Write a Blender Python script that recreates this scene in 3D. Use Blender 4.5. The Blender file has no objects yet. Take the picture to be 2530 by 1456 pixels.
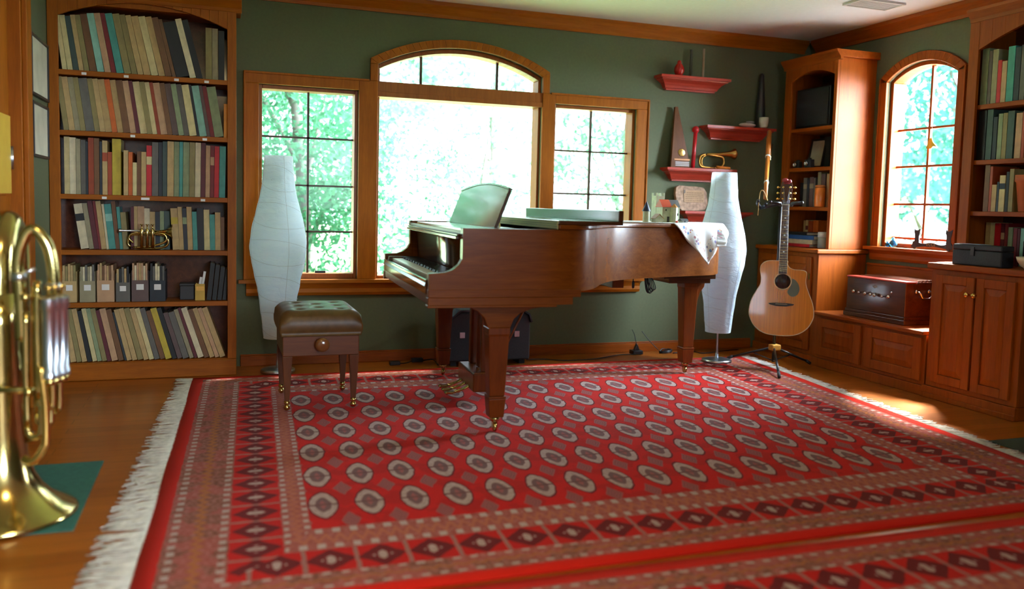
import bpy, math, random
from mathutils import Vector, Matrix, noise
random.seed(7)
SC = bpy.context.scene
COL = SC.collection
PI = math.pi
# ------------------------------------------------------------------ camera
F, YAW, PITCH, ROLL, CX, CY = 2074.694, 0.337064, -0.076186, 0.0251226, 1265.0, 667.596
HC = 1.07
_f = Vector((math.sin(YAW)*math.cos(PITCH), math.cos(YAW)*math.cos(PITCH), math.sin(PITCH)))
_r = Vector((math.cos(YAW), -math.sin(YAW), 0)); _u = _r.cross(_f)
CR = math.cos(ROLL)*_r + math.sin(ROLL)*_u
CU = -math.sin(ROLL)*_r + math.cos(ROLL)*_u
CF = _f
CAM = Vector((0, 0, HC))
def ray(x, y): return CF + CR*((x-CX)/F) - CU*((y-CY)/F)
def at_y(x, y, Y): d = ray(x, y); return CAM + d*(Y/d.y)
def at_x(x, y, X): d = ray(x, y); return CAM + d*(X/d.x)
def at_z(x, y, z=0.0): d = ray(x, y); return CAM + d*((z-HC)/d.z)
cd = bpy.data.cameras.new('camera'); cam = bpy.data.objects.new('camera', cd); COL.objects.link(cam)
cam.matrix_world = Matrix(((CR.x, CU.x, -CF.x, 0), (CR.y, CU.y, -CF.y, 0), (CR.z, CU.z, -CF.z, HC), (0, 0, 0, 1)))
cd.sensor_width = 36; cd.sensor_fit = 'HORIZONTAL'; cd.lens = F/2530*36; cd.shift_y = -(728-CY)/2530
cd.clip_start = 0.05; cd.clip_end = 300
cd.dof.use_dof = True; cd.dof.focus_distance = 5.0; cd.dof.aperture_fstop = 1.15
SC.camera = cam
# ------------------------------------------------------------------ materials
def lin(c):
    return tuple(((v/255)/12.92 if v/255 <= 0.04045 else ((v/255+0.055)/1.055)**2.4) for v in c)
class NT:
    def __init__(s, name):
        s.m = bpy.data.materials.new(name); s.m.use_nodes = True
        s.t = s.m.node_tree; s.t.nodes.clear()
        s.out = s.t.nodes.new('ShaderNodeOutputMaterial')
    def n(s, typ, **kw):
        x = s.t.nodes.new(typ)
        for k, v in kw.items(): setattr(x, k, v)
        return x
    def l(s, a, b): s.t.links.new(a, b)
    def put(s, sock, v):
        if hasattr(v, 'is_output'): s.l(v, sock)
        elif isinstance(v, E): s.put(sock, v.s)
        elif isinstance(v, (tuple, list)) and len(v) == 3 and sock.type == 'RGBA': sock.default_value = (*v, 1)
        else: sock.default_value = v
    def bsdf(s, color, rough=.5, metal=0., spec=.5, coat=0., coat_rough=.1, bump=None, bstr=.2, bdist=.002, sheen=0.):
        b = s.n('ShaderNodeBsdfPrincipled')
        s.put(b.inputs['Base Color'], color); s.put(b.inputs['Roughness'], rough); s.put(b.inputs['Metallic'], metal)
        b.inputs['Specular IOR Level'].default_value = spec
        b.inputs['Coat Weight'].default_value = coat; b.inputs['Coat Roughness'].default_value = coat_rough
        b.inputs['Sheen Weight'].default_value = sheen
        if bump is not None:
            bn = s.n('ShaderNodeBump'); bn.inputs['Strength'].default_value = bstr; bn.inputs['Distance'].default_value = bdist
            s.put(bn.inputs['Height'], bump); s.l(bn.outputs[0], b.inputs['Normal'])
        s.l(b.outputs[0], s.out.inputs[0]); return b
    def coord(s, which='Object', scale=(1, 1, 1), rot=(0, 0, 0)):
        tc = s.n('ShaderNodeTexCoord'); mp = s.n('ShaderNodeMapping')
        mp.inputs['Scale'].default_value = scale; mp.inputs['Rotation'].default_value = rot
        s.l(tc.outputs[which], mp.inputs[0]); return mp.outputs[0]
    def noise(s, vec, scale=5, detail=3, rough=.5, dist=0):
        x = s.n('ShaderNodeTexNoise'); x.inputs['Scale'].default_value = scale; x.inputs['Detail'].default_value = detail
        x.inputs['Roughness'].default_value = rough; x.inputs['Distortion'].default_value = dist
        s.l(vec, x.inputs['Vector']); return x.outputs[0]
    def ramp(s, fac, stops):
        x = s.n('ShaderNodeValToRGB'); s.put(x.inputs[0], fac); e = x.color_ramp.elements
        while len(e) < len(stops): e.new(.5)
        for el, (p, c) in zip(e, stops): el.position = p; el.color = (*c, 1)
        return x.outputs[0]
    def mix(s, a, b, fac, mode='MIX'):
        x = s.n('ShaderNodeMix', data_type='RGBA', blend_type=mode, clamp_factor=True)
        s.put(x.inputs[0], fac); s.put(x.inputs[6], a); s.put(x.inputs[7], b); return x.outputs[2]
class E:                                   # tiny expression helper: arithmetic on sockets makes Math nodes
    def __init__(s, nt, sock): s.nt = nt; s.s = sock
    def op(s, o, *a):
        x = s.nt.n('ShaderNodeMath', operation=o)
        for i, v in enumerate((s,)+a): s.nt.put(x.inputs[i], v.s if isinstance(v, E) else v)
        return E(s.nt, x.outputs[0])
    def __add__(s, o): return s.op('ADD', o)
    __radd__ = __add__
    def __sub__(s, o): return s.op('SUBTRACT', o)
    def __rsub__(s, o): return (s*-1)+o
    def __mul__(s, o): return s.op('MULTIPLY', o)
    __rmul__ = __mul__
    def __truediv__(s, o): return s.op('DIVIDE', o)
    def min(s, o): return s.op('MINIMUM', o)
    def max(s, o): return s.op('MAXIMUM', o)
    def abs(s): return s.op('ABSOLUTE')
    def sqrt(s): return s.op('SQRT')
    def sin(s): return s.op('SINE')
    def fract(s): return s.op('FRACT')
    def round(s): return s.op('ROUND')
    def lt(s, o): return s.op('LESS_THAN', o)
    def gt(s, o): return s.op('GREATER_THAN', o)
    def band(s, c, w): return (s-c).abs().lt(w)
MATS = {}
def plain(name, c, rough=.5, metal=0., spec=.5, coat=0., var=.12, scale=14, srgb=True, bump=0):
    if name in MATS: return MATS[name]
    if srgb: c = lin(c)
    t = NT(name); nz = t.noise(t.coord(), scale, 3)
    col = t.ramp(nz, [(.3, tuple(v*(1-var) for v in c)), (.7, tuple(min(1, v*(1+var)) for v in c))])
    t.bsdf(col, rough, metal, spec, coat, bump=nz if bump else None, bstr=bump)
    MATS[name] = t.m; return t.m
def wood(name, dark, light, axis='X', rough=.35, coat=.25, scale=1., srgb=False, streak=1., spec=.35):
    if name in MATS: return MATS[name]
    if srgb: dark, light = lin(dark), lin(light)
    t = NT(name)
    sc = {'X': (1.2, 14, 14), 'Y': (14, 1.2, 14), 'Z': (14, 14, 1.2)}[axis]
    v = t.coord('Object', tuple(k*scale for k in sc))
    n1 = t.noise(v, 2.2, 6, .62, .6)
    v2 = t.coord('Object', tuple(k*scale*4 for k in sc)); n2 = t.noise(v2, 3, 2, .5)
    a = t.ramp(n1, [(.28, dark), (.72, light)])
    b = t.ramp(n2, [(.35, tuple(k*.8 for k in (1, 1, 1))), (.6, (1, 1, 1))])
    col = t.mix(a, b, .55*streak, 'MULTIPLY')
    t.bsdf(col, rough, 0, spec, coat, .12, bump=n2, bstr=.04)
    MATS[name] = t.m; return t.m
M = {}
M['oak_v'] = wood('oak_upright', (.27, .070, .002), (.40, .112, .004), 'Z', .45, 0, spec=.18)
M['oak_h'] = wood('oak_lengthwise', (.27, .070, .002), (.40, .112, .004), 'X', .45, 0, spec=.18)
M['oak_y'] = wood('oak_depthwise', (.27, .070, .002), (.40, .112, .004), 'Y', .45, 0, spec=.18)
M['cherry_v'] = wood('cherry_upright', (.22, .042, .001), (.34, .072, .002), 'Z', .50, .0, spec=.22)
M['cherry_y'] = wood('cherry_depthwise', (.22, .042, .001), (.34, .072, .002), 'Y', .50, .0, spec=.22)
M['cherry_x'] = wood('cherry_lengthwise', (.22, .042, .001), (.34, .072, .002), 'X', .50, .0, spec=.22)
M['piano'] = wood('piano_mahogany', (.14, .036, .003), (.23, .066, .006), 'X', .27, .08, spec=.22)
M['piano_v'] = wood('piano_mahogany_upright', (.13, .027, .003), (.20, .047, .005), 'Z', .30, .08, spec=.3)
M['piano_dark'] = wood('piano_dark_gloss', (.060, .022, .010), (.095, .036, .016), 'X', .13, .9)
M['red_wood'] = wood('red_mahogany', (.34, .030, .016), (.50, .055, .030), 'X', .33, .2)
M['dark_wood'] = wood('dark_walnut', (.065, .018, .008), (.12, .034, .014), 'Y', .22, .6)
M['wall'] = plain('green_wall_paint', (.094, .108, .050), .7, srgb=False, var=.06, scale=60)
M['ceil'] = plain('white_ceiling_paint', (.80, .84, .87), .8, srgb=False, var=.02, scale=40)
M['brass'] = plain('brass', (.60, .46, .17), .16, 1, srgb=False, var=.08)
M['gold'] = plain('gold_plate', (.80, .52, .14), .22, 1, srgb=False, var=.05)
M['chrome'] = plain('chrome', (.75, .77, .80), .12, 1, srgb=False, var=.03)
M['silver'] = plain('brushed_silver', (.62, .66, .72), .28, 1, srgb=False, var=.05)
M['black'] = plain('black_plastic', (.012, .012, .014), .35, srgb=False)
M['black_gloss'] = plain('black_gloss', (.010, .010, .012), .12, srgb=False, coat=.6)
M['black_cloth'] = plain('black_leatherette', (.014, .015, .018), .55, srgb=False, var=.3, scale=90, bump=.4)
M['ivory'] = plain('ivory_key', (.78, .75, .66), .25, srgb=False, var=.03)
M['ebony'] = plain('ebony_key', (.012, .011, .011), .25, srgb=False)
M['white'] = plain('white_paper', (.80, .80, .78), .7, srgb=False, var=.04)
M['pages'] = plain('book_pages', (.62, .56, .42), .8, srgb=False, var=.1, scale=60)
# ------------------------------------------------------------------ mesh builder
class MB:
    def __init__(s): s.v = []; s.f = []; s.mi = []; s.sm = []; s.uv = None
    def add(s, vs, fs, mi=0, sm=False):
        b = len(s.v); s.v += [tuple(p) for p in vs]
        for f in fs: s.f.append(tuple(b+i for i in f)); s.mi.append(mi); s.sm.append(sm)
        return s
    def box(s, x0, x1, y0, y1, z0, z1, mi=0, M_=None):
        vs = [Vector((x, y, z)) for z in (z0, z1) for y in (y0, y1) for x in (x0, x1)]
        if M_: vs = [M_ @ p for p in vs]
        return s.add(vs, [(0, 2, 3, 1), (4, 5, 7, 6), (0, 1, 5, 4), (2, 6, 7, 3), (0, 4, 6, 2), (1, 3, 7, 5)], mi)
    def prism(s, poly, a0, a1, axes='xz', mi=0, sm=False, M_=None):
        """poly: 2-D points in the two axes; extruded from a0 to a1 along the third"""
        k = {'xz': (0, 2, 1), 'xy': (0, 1, 2), 'yz': (1, 2, 0)}[axes]
        area = sum(poly[i][0]*poly[(i+1) % len(poly)][1]-poly[(i+1) % len(poly)][0]*poly[i][1] for i in range(len(poly)))
        if area < 0: poly = poly[::-1]
        n = len(poly); vs = []
        for a in (a0, a1):
            for p in poly:
                q = [0, 0, 0]; q[k[0]] = p[0]; q[k[1]] = p[1]; q[k[2]] = a; vs.append(Vector(q))
        if M_: vs = [M_ @ p for p in vs]
        flip = axes == 'xz'
        if (a1 < a0): flip = not flip
        caps = [tuple(range(n))[::-1], tuple(range(n, 2*n))]
        sides = [(i, (i+1) % n, n+(i+1) % n, n+i) for i in range(n)]
        if flip: caps = [c[::-1] for c in caps]; sides = [c[::-1] for c in sides]
        s.add(vs, caps, mi, False); b = len(s.v)-2*n
        for f in sides: s.f.append(tuple(b+i for i in f)); s.mi.append(mi); s.sm.append(sm)
        return s
    def lathe(s, prof, seg=24, c=(0, 0, 0), mi=0, sm=True, M_=None, caps=True):
        """prof: (r, z) from bottom to top"""
        vs = []
        for r, z in prof:
            for i in range(seg):
                a = 2*PI*i/seg; vs.append(Vector((c[0]+r*math.cos(a), c[1]+r*math.sin(a), c[2]+z)))
        if M_: vs = [M_ @ p for p in vs]
        fs = [(j*seg+i, j*seg+(i+1) % seg, (j+1)*seg+(i+1) % seg, (j+1)*seg+i) for j in range(len(prof)-1) for i in range(seg)]
        if caps: fs += [tuple(range(seg))[::-1], tuple(range((len(prof)-1)*seg, len(prof)*seg))]
        return s.add(vs, fs, mi, sm)
    def tube(s, path, r, seg=8, mi=0, closed=False, caps=True):
        P = [Vector(p) for p in path]; n = len(P)
        R = r if isinstance(r, (list, tuple)) else [r]*n
        T = []
        for i in range(n):
            a = P[(i-1) % n] if (closed or i > 0) else P[i]; b = P[(i+1) % n] if (closed or i < n-1) else P[i]
            t = (b-a); T.append(t.normalized() if t.length > 1e-9 else Vector((0, 0, 1)))
        up = Vector((0, 0, 1)) if abs(T[0].z) < .9 else Vector((1, 0, 0))
        nrm = (up - T[0]*up.dot(T[0])).normalized(); vs = []
        for i in range(n):
            nrm = (nrm - T[i]*nrm.dot(T[i])); nrm = nrm.normalized() if nrm.length > 1e-6 else Vector((1, 0, 0))
            bn = T[i].cross(nrm)
            for k in range(seg):
                a = 2*PI*k/seg; vs.append(P[i]+(nrm*math.cos(a)+bn*math.sin(a))*R[i])
        fs = []; m = n if closed else n-1
        for i in range(m):
            j = (i+1) % n
            for k in range(seg): fs.append((i*seg+k, i*seg+(k+1) % seg, j*seg+(k+1) % seg, j*seg+k))
        if caps and not closed: fs += [tuple(range(seg))[::-1], tuple(range((n-1)*seg, n*seg))]
        return s.add(vs, fs, mi, True)
    def ball(s, c, r, seg=12, ring=8, mi=0, sq=(1, 1, 1)):
        c = Vector(c); vs = [c+Vector((0, 0, -r*sq[2]))]
        for j in range(1, ring):
            t = -PI/2+PI*j/ring
            for i in range(seg):
                a = 2*PI*i/seg; vs.append(c+Vector((r*sq[0]*math.cos(t)*math.cos(a), r*sq[1]*math.cos(t)*math.sin(a), r*sq[2]*math.sin(t))))
        vs.append(c+Vector((0, 0, r*sq[2]))); L = len(vs)-1
        fs = [(0, 1+(i+1) % seg, 1+i) for i in range(seg)]
        for j in range(ring-2):
            for i in range(seg): fs.append((1+j*seg+i, 1+j*seg+(i+1) % seg, 1+(j+1)*seg+(i+1) % seg, 1+(j+1)*seg+i))
        fs += [(L, 1+(ring-2)*seg+i, 1+(ring-2)*seg+(i+1) % seg) for i in range(seg)]
        return s.add(vs, fs, mi, True)
    def grid(s, fn, nu, nv, mi=0, sm=True):
        vs = [fn(i/nu, j/nv) for j in range(nv+1) for i in range(nu+1)]
        w = nu+1
        return s.add(vs, [(j*w+i, j*w+i+1, (j+1)*w+i+1, (j+1)*w+i) for j in range(nv) for i in range(nu)], mi, sm)
    def build(s, name, mats, parent=None, bevel=0, world=True, solid=0, seg=2, sharp=None):
        me = bpy.data.meshes.new(name)
        off = Vector((0, 0, 0))
        if parent is not None and world:
            q = parent
            while q is not None: off += q.location; q = q.parent
        me.from_pydata([tuple(Vector(p)-off) for p in s.v], [], s.f)
        if not isinstance(mats, (list, tuple)): mats = [mats]
        for m in mats: me.materials.append(m)
        me.polygons.foreach_set('material_index', s.mi); me.polygons.foreach_set('use_smooth', s.sm)
        if s.uv:
            L = me.uv_layers.new(name='UVMap')
            for lp in me.loops: L.data[lp.index].uv = s.uv[lp.vertex_index]
        me.update()
        if sharp: me.set_sharp_from_angle(angle=math.radians(sharp))
        o = bpy.data.objects.new(name, me); COL.objects.link(o)
        if parent is not None: o.parent = parent
        if solid:
            md = o.modifiers.new('thickness', 'SOLIDIFY'); md.thickness = solid; md.offset = 0
        if bevel:
            md = o.modifiers.new('bevel', 'BEVEL'); md.width = bevel; md.segments = seg; md.limit_method = 'ANGLE'; md.angle_limit = math.radians(40); md.harden_normals = False
        return o
def tag(o, label, cat, group=None, kind=None):
    o['label'] = label; o['category'] = cat
    if group: o['group'] = group
    if kind: o['kind'] = kind
    return o
def thing(name, label, cat, loc=(0, 0, 0), rz=0, group=None):
    o = bpy.data.objects.new(name, None); COL.objects.link(o); o.empty_display_size = .1
    o.location = loc; o.rotation_euler = (0, 0, rz); tag(o, label, cat, group); return o
def struct(o): o['kind'] = 'structure'; return o
def arc(cx, cz, R, a0, a1, n): return [(cx+R*math.cos(a0+(a1-a0)*i/n), cz+R*math.sin(a0+(a1-a0)*i/n)) for i in range(n+1)]
def spline(pts, n=6, closed=False):
    P = [Vector(p) for p in pts]; out = []; m = len(P)
    rng = range(m) if closed else range(m-1)
    for i in rng:
        p0 = P[(i-1) % m] if (closed or i > 0) else P[i]; p1 = P[i]; p2 = P[(i+1) % m]; p3 = P[(i+2) % m] if (closed or i+2 < m) else p2
        for k in range(n):
            t = k/n; out.append(.5*((2*p1)+(p2-p0)*t+(2*p0-5*p1+4*p2-p3)*t*t+(3*p1-p0-3*p2+p3)*t**3))
    if not closed: out.append(P[-1])
    return out
ORD = ('first second third fourth fifth sixth seventh eighth ninth tenth eleventh twelfth thirteenth fourteenth fifteenth sixteenth seventeenth eighteenth nineteenth twentieth '
       'twenty-first twenty-second twenty-third twenty-fourth twenty-fifth twenty-sixth twenty-seventh twenty-eighth twenty-ninth thirtieth thirty-first thirty-second thirty-third thirty-fourth thirty-fifth').split()
SKY, HAZE, SUN, FILL, EXPO = 6.5, 22.0, 100.0, 32.0, 0.05
# ================================================================== THE SETTING
XL, XR, YB, YF, ZC = -0.90, 4.42, 5.60, -2.6, 2.41
def floor_mat():
    t = NT('hardwood_floor')
    br = t.n('ShaderNodeTexBrick'); v = t.coord('Object', (1, 1, 1)); t.l(v, br.inputs['Vector'])
    for k, val in (('Scale', 1.0), ('Brick Width', 1.3), ('Row Height', .083), ('Mortar Size', .0012), ('Mortar Smooth', .1), ('Bias', 0.)): br.inputs[k].default_value = val
    br.inputs['Color1'].default_value = (.30, .080, .006, 1); br.inputs['Color2'].default_value = (.42, .122, .012, 1); br.inputs['Mortar'].default_value = (.06, .018, .006, 1)
    n = t.noise(t.coord('Object', (1.5, 22, 1)), 3, 5, .6, .5)
    col = t.mix(br.outputs[0], t.ramp(n, [(.3, (.72, .72, .72)), (.7, (1.05, 1.05, 1.05))]), .8, 'MULTIPLY')
    t.bsdf(col, .30, 0, .35, .10, .12, bump=n, bstr=.03); return t.m
fl = MB().box(XL-.15, XR+.15, YF-.15, YB+.15, -.1, 0).build('floor', floor_mat()); struct(fl)
ce = MB().box(XL-.15, XR+.15, YF-.15, YB+.15, ZC, ZC+.1).build('ceiling', M['ceil']); struct(ce)
# --- back wall with three openings, the middle one arched
ACX, ACZ, ARI = 1.5725, .90, 1.225
def arch_z(x, R=ARI): return ACZ+math.sqrt(R*R-(x-ACX)**2)
WZ0, WZ1 = .56, 1.80
LW, CW, RW = (.24, .868), (.991, 2.154), (2.25, 2.90)
wb = MB(); Y0, Y1 = YB, YB+.15
wb.box(XL-.15, LW[0], Y0, Y1, 0, ZC); wb.box(LW[1], CW[0], Y0, Y1, 0, ZC); wb.box(CW[1], RW[0], Y0, Y1, 0, ZC); wb.box(RW[1], XR+.15, Y0, Y1, 0, ZC)
for a, b in (LW, RW): wb.box(a, b, Y0, Y1, 0, WZ0); wb.box(a, b, Y0, Y1, WZ1, ZC)
wb.box(CW[0], CW[1], Y0, Y1, 0, WZ0)
N = 20
for i in range(N):
    xa, xb = CW[0]+(CW[1]-CW[0])*i/N, CW[0]+(CW[1]-CW[0])*(i+1)/N
    wb.prism([(xa, arch_z(xa)), (xb, arch_z(xb)), (xb, ZC), (xa, ZC)], Y0, Y1, 'xz')
struct(wb.build('wall_back', M['wall']))
# --- right wall with one arched opening
RY0, RY1, RCY = 4.155, 4.755, 4.455
RRI = .485; RCZ = 2.155-.054-RRI
def rarch(y, R=RRI): return RCZ+math.sqrt(R*R-(y-RCY)**2)
wr = MB(); X0, X1 = XR, XR+.15
wr.box(X0, X1, YF-.15, RY0, 0, ZC); wr.box(X0, X1, RY1, YB, 0, ZC); wr.box(X0, X1, RY0, RY1, 0, .85)
for i in range(14):
    a, b = RY0+.6*i/14, RY0+.6*(i+1)/14
    wr.prism([(a, rarch(a)), (b, rarch(b)), (b, ZC), (a, ZC)], X0, X1, 'yz')
struct(wr.build('wall_right', M['wall']))
# --- left wall with the doorway
wl = MB(); DY0, DY1 = 3.80, 4.705
SY0, SY1, SZ0, SZ1 = -1.75, -1.1, .72, 1.38  # unseen opening added to throw a bright reflection onto the guitar top
wl.box(XL-.15, XL, YF-.15, SY0, 0, ZC); wl.box(XL-.15, XL, SY1, DY0, 0, ZC); wl.box(XL-.15, XL, SY0, SY1, 0, SZ0); wl.box(XL-.15, XL, SY0, SY1, SZ1, ZC); wl.box(XL-.15, XL, DY1, YB, 0, ZC); wl.box(XL-.15, XL, DY0, DY1, 2.12, ZC)
struct(wl.build('wall_left', M['wall']))
# --- wall behind the camera, with an unseen opening added to let in fill light
wf = MB(); OX0, OX1, OZ0, OZ1 = .55, 2.35, .95, 2.05
wf.box(XL, OX0, YF-.15, YF, 0, ZC); wf.box(OX1, XR, YF-.15, YF, 0, ZC); wf.box(OX0, OX1, YF-.15, YF, 0, OZ0); wf.box(OX0, OX1, YF-.15, YF, OZ1, ZC)
struct(wf.build('wall_front', M['wall']))
# --- trims
def crown(name, p0, p1, inward, mat):
    prof = [(0, 2.315), (.012, 2.315), (.016, 2.335), (.045, 2.37), (.062, 2.385), (.066, ZC-.0005), (0, ZC-.0005)]
    b = MB(); vs = []
    for p in (p0, p1):
        for d, z in prof: vs.append((p[0]+inward[0]*d, p[1]+inward[1]*d, z))
    n = len(prof); b.add(vs, [tuple(range(n)), tuple(range(n, 2*n))[::-1]]+[(i, n+i, n+(i+1) % n, (i+1) % n) for i in range(n)])
    return struct(b.build(name, mat))
crown('trim_1', (XL, YB-.0005), (XR-.07, YB-.0005), (0, -1), M['oak_h'])
crown('trim_2', (XR-.0005, YB-.0675), (XR-.0005, YF), (-1, 0), M['cherry_y'])
def baseboard(name, x0, x1, y0, y1, mat): struct(MB().box(x0, x1, y0, y1, 0.0005, .066).box(x0, x1, y0+(.006 if y1-y0 < .1 else 0), y1, .066, .076).build(name, mat, bevel=.003))
baseboard('baseboard_back', .13, 3.97, YB-.018, YB-.0005, M['cherry_x'])
struct(MB().box(XL+.0005, XL+.018, 4.815, 5.30, .0005, .1).build('baseboard_left', M['oak_y'], bevel=.003))
# --- glass
tg = NT('window_glass'); a_ = tg.n('ShaderNodeBsdfTransparent'); a_.inputs[0].default_value = (.97, .985, .975, 1)
g_ = tg.n('ShaderNodeBsdfGlossy'); g_.inputs['Roughness'].default_value = .02
mx = tg.n('ShaderNodeMixShader'); mx.inputs[0].default_value = .012; tg.l(a_.outputs[0], mx.inputs[1]); tg.l(g_.outputs[0], mx.inputs[2]); tg.l(mx.outputs[0], tg.out.inputs[0])
M['glass'] = tg.m
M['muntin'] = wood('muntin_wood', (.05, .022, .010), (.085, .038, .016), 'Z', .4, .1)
M['sash'] = wood('sash_wood', (.24, .066, .006), (.36, .105, .012), 'Z', .4, .05)  # brown wood of the window frames, slightly darker than the oak
GY = 5.69
def side_window(name, x0, x1):
    w = struct(MB().box(x0+.0005, x0+.022, YB+.02, YB+.13, WZ0+.0005, WZ1-.0005).box(x1-.022, x1-.0005, YB+.02, YB+.13, WZ0+.0005, WZ1-.0005)
               .box(x0+.022, x1-.022, YB+.02, YB+.13, WZ0+.0005, WZ0+.035).box(x0+.022, x1-.022, YB+.02, YB+.13, WZ1-.025, WZ1-.0005).build(name, M['sash'], bevel=.003))
    mb = MB(); xm = (x0+x1)/2; mb.box(xm-.007, xm+.007, GY-.008, GY+.008, WZ0+.035, WZ1-.025)
    for z in (1.48, 1.17, .868): mb.box(x0+.022, x1-.022, GY-.008, GY+.008, z-.006, z+.006)
    mb.build('muntin_grid', M['muntin'], w, world=True)
    MB().box(x0+.022, x1-.022, GY+.0085, GY+.012, WZ0+.035, WZ1-.025).build('pane', M['glass'], w)
    return w
w1 = side_window('window_1', *LW); side_window('window_3', *RW)
MB().box(.60, .67, GY-.04, GY-.012, WZ0+.036, WZ0+.05).build('crank_handle', M['black'], w1)
c0, c1 = CW
w2 = MB().box(c0+.0005, c0+.018, YB+.02, YB+.14, WZ0+.0005, 1.768).box(c1-.018, c1-.0005, YB+.02, YB+.14, WZ0+.0005, 1.768).box(c0+.018, c1-.018, YB+.02, YB+.14, WZ0+.0005, WZ0+.02)
w2.box(c0+.0005, c1-.0005, YB-.018, YB+.14, 1.768, 1.80).box(c0+.0005, c1-.0005, YB-.012, YB+.14, 1.80, 1.868)
N = 24
for i in range(N):
    xa, xb = c0+.0005+(c1-c0-.001)*i/N, c0+.0005+(c1-c0-.001)*(i+1)/N
    w2.prism([(xa, arch_z(xa)-.03), (xb, arch_z(xb)-.03), (xb, arch_z(xb)-.001), (xa, arch_z(xa)-.001)], YB+.03, YB+.14, 'xz')
w2.box(c0+.0005, c0+.02, YB+.03, YB+.14, 1.868, 1.955).box(c1-.02, c1-.0005, YB+.03, YB+.14, 1.868, 1.955)
w2 = struct(w2.build('window_2', M['sash'], bevel=.002))
mb = MB()
for x in (1.30, 1.845): mb.box(x-.008, x+.008, GY-.008, GY+.008, 1.868, arch_z(x)-.03)
mb.build('muntin_grid', M['muntin'], w2)
MB().box(c0+.018, c1-.018, GY+.02, GY+.024, WZ0+.02, 1.768).build('pane', M['glass'], w2)
pa = [(c0+.02, 1.868), (c1-.02, 1.868)]+[(c1-.02-(c1-c0-.04)*i/20, arch_z(c1-.02-(c1-c0-.04)*i/20)-.03) for i in range(21)]
MB().prism(pa, GY+.009, GY+.012, 'xz').build('arched_pane', M['glass'], w2)
# casing of the three windows: one continuous trim
ca = MB(); cy0, cy1 = YB-.022, YB-.0005
ca.box(.154, LW[0], cy0, cy1, .56, 1.80); ca.box(LW[1], CW[0], cy0, cy1, .56, 1.866); ca.box(CW[1], RW[0], cy0, cy1, .56, 1.866); ca.box(RW[1], 2.99, cy0, cy1, .56, 1.80)
ca.box(.154, LW[1], cy0, cy1, 1.80, 1.866); ca.box(RW[0], 2.99, cy0, cy1, 1.80, 1.866)
ca.box(.94, c0, cy0, cy1, 1.866, arch_z(c0)); ca.box(c1, 2.205, cy0, cy1, 1.866, arch_z(c1))
A0 = math.acos(.6325/1.28)
N = 28
for sx, cx_ in ((1, c0), (-1, c1)):
    ox = cx_-sx*.051
    ca.prism([(ox, arch_z(cx_)), (cx_, arch_z(cx_)), (ox+sx*.0015, 2.0125)], cy0, cy1, 'xz')
for i in range(N):
    def pt(R, k):
        hw = .6325 if R > 1.25 else .5815
        x = ACX-hw+2*hw*k/N; return (x, ACZ+math.sqrt(R*R-(x-ACX)**2))
    ca.prism([pt(1.28, i), pt(1.28, i+1), pt(ARI, i+1), pt(ARI, i)], cy0, cy1, 'xz')
ca.box(.148, .16, YB-.03, cy1, .56, 1.872).box(2.984, 2.996, YB-.03, cy1, .56, 1.872).box(.148, .935, YB-.03, cy1, 1.86, 1.874).box(2.215, 2.996, YB-.03, cy1, 1.86, 1.874)
struct(ca.build('trim_3', M['oak_v'], bevel=.003))
st = MB().box(.118, 3.02, YB-.055, YB-.0005, .538, .5595).box(LW[0], RW[1], YB-.0005, YB+.02, .5605, .561)
st.prism([(YB-.0005, .455), (YB-.02, .455), (YB-.03, .475), (YB-.026, .50), (YB-.04, .537), (YB-.0005, .537)], .165, 2.965, 'yz')
struct(st.build('trim_4', M['oak_h'], bevel=.002))
# --- right window
w4 = MB(); gx = XR+.09
N = 14
for i in range(N):
    a, b = RY0+.0005+.599*i/N, RY0+.0005+.599*(i+1)/N
    w4.prism([(a, rarch(a)-.026), (b, rarch(b)-.026), (b, rarch(b)-.001), (a, rarch(a)-.001)], XR+.02, XR+.13, 'yz')
w4.box(XR+.02, XR+.13, RY0+.0005, RY0+.026, .851, rarch(RY0)-.01).box(XR+.02, XR+.13, RY1-.026, RY1-.0005, .851, rarch(RY1)-.01).box(XR+.02, XR+.13, RY0+.026, RY1-.026, .851, .88)
w4 = struct(w4.build('window_4', M['cherry_v'], bevel=.002))
mb = MB().box(gx-.009, gx+.009, RCY-.009, RCY+.009, .88, rarch(RCY)-.026)
for z in (1.663, 1.409, 1.15, .915): mb.box(gx-.008, gx+.008, RY0+.026, RY1-.026, z-.007, z+.007)
mb.build('muntin_grid', M['cherry_v'], w4)
pa = [(RY0+.026, .88), (RY1-.026, .88)]+[(RY1-.026-.548*i/16, rarch(RY1-.026-.548*i/16)-.026) for i in range(17)]
MB().prism(pa, gx+.0095, gx+.0125, 'yz').build('pane', M['glass'], w4)
cr = MB(); xa, xb = XR-.022, XR-.0005
cr.box(xa, xb, RY1, RY1+.06, .85, rarch(RY1)).box(xa, xb, RY0-.06, RY0, .85, rarch(RY0))
for i in range(18):
    def pt(R, k):
        hw = .36 if R > .5 else .30
        y = RCY-hw+2*hw*k/18; return (y, RCZ+math.sqrt(R*R-(y-RCY)**2))
    cr.prism([pt(.545, i), pt(.545, i+1), pt(RRI, i+1), pt(RRI, i)], xa, xb, 'yz')
cr.box(XR-.028, xb, RY1+.05, RY1+.064, .85, 2.02).box(XR-.028, xb, RY0-.064, RY0-.05, .85, 2.02)
struct(cr.build('trim_5', M['cherry_v'], bevel=.003))
sr = MB().box(XR-.06, XR+.02, RY0-.11, RY1+.10, .826, .8495)
sr.prism([(XR-.0005, .755), (XR-.018, .755), (XR-.026, .775), (XR-.022, .80), (XR-.035, .825), (XR-.0005, .825)], RY0-.07, RY1+.07, 'xz')
struct(sr.build('trim_6', M['cherry_y'], bevel=.002))
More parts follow.
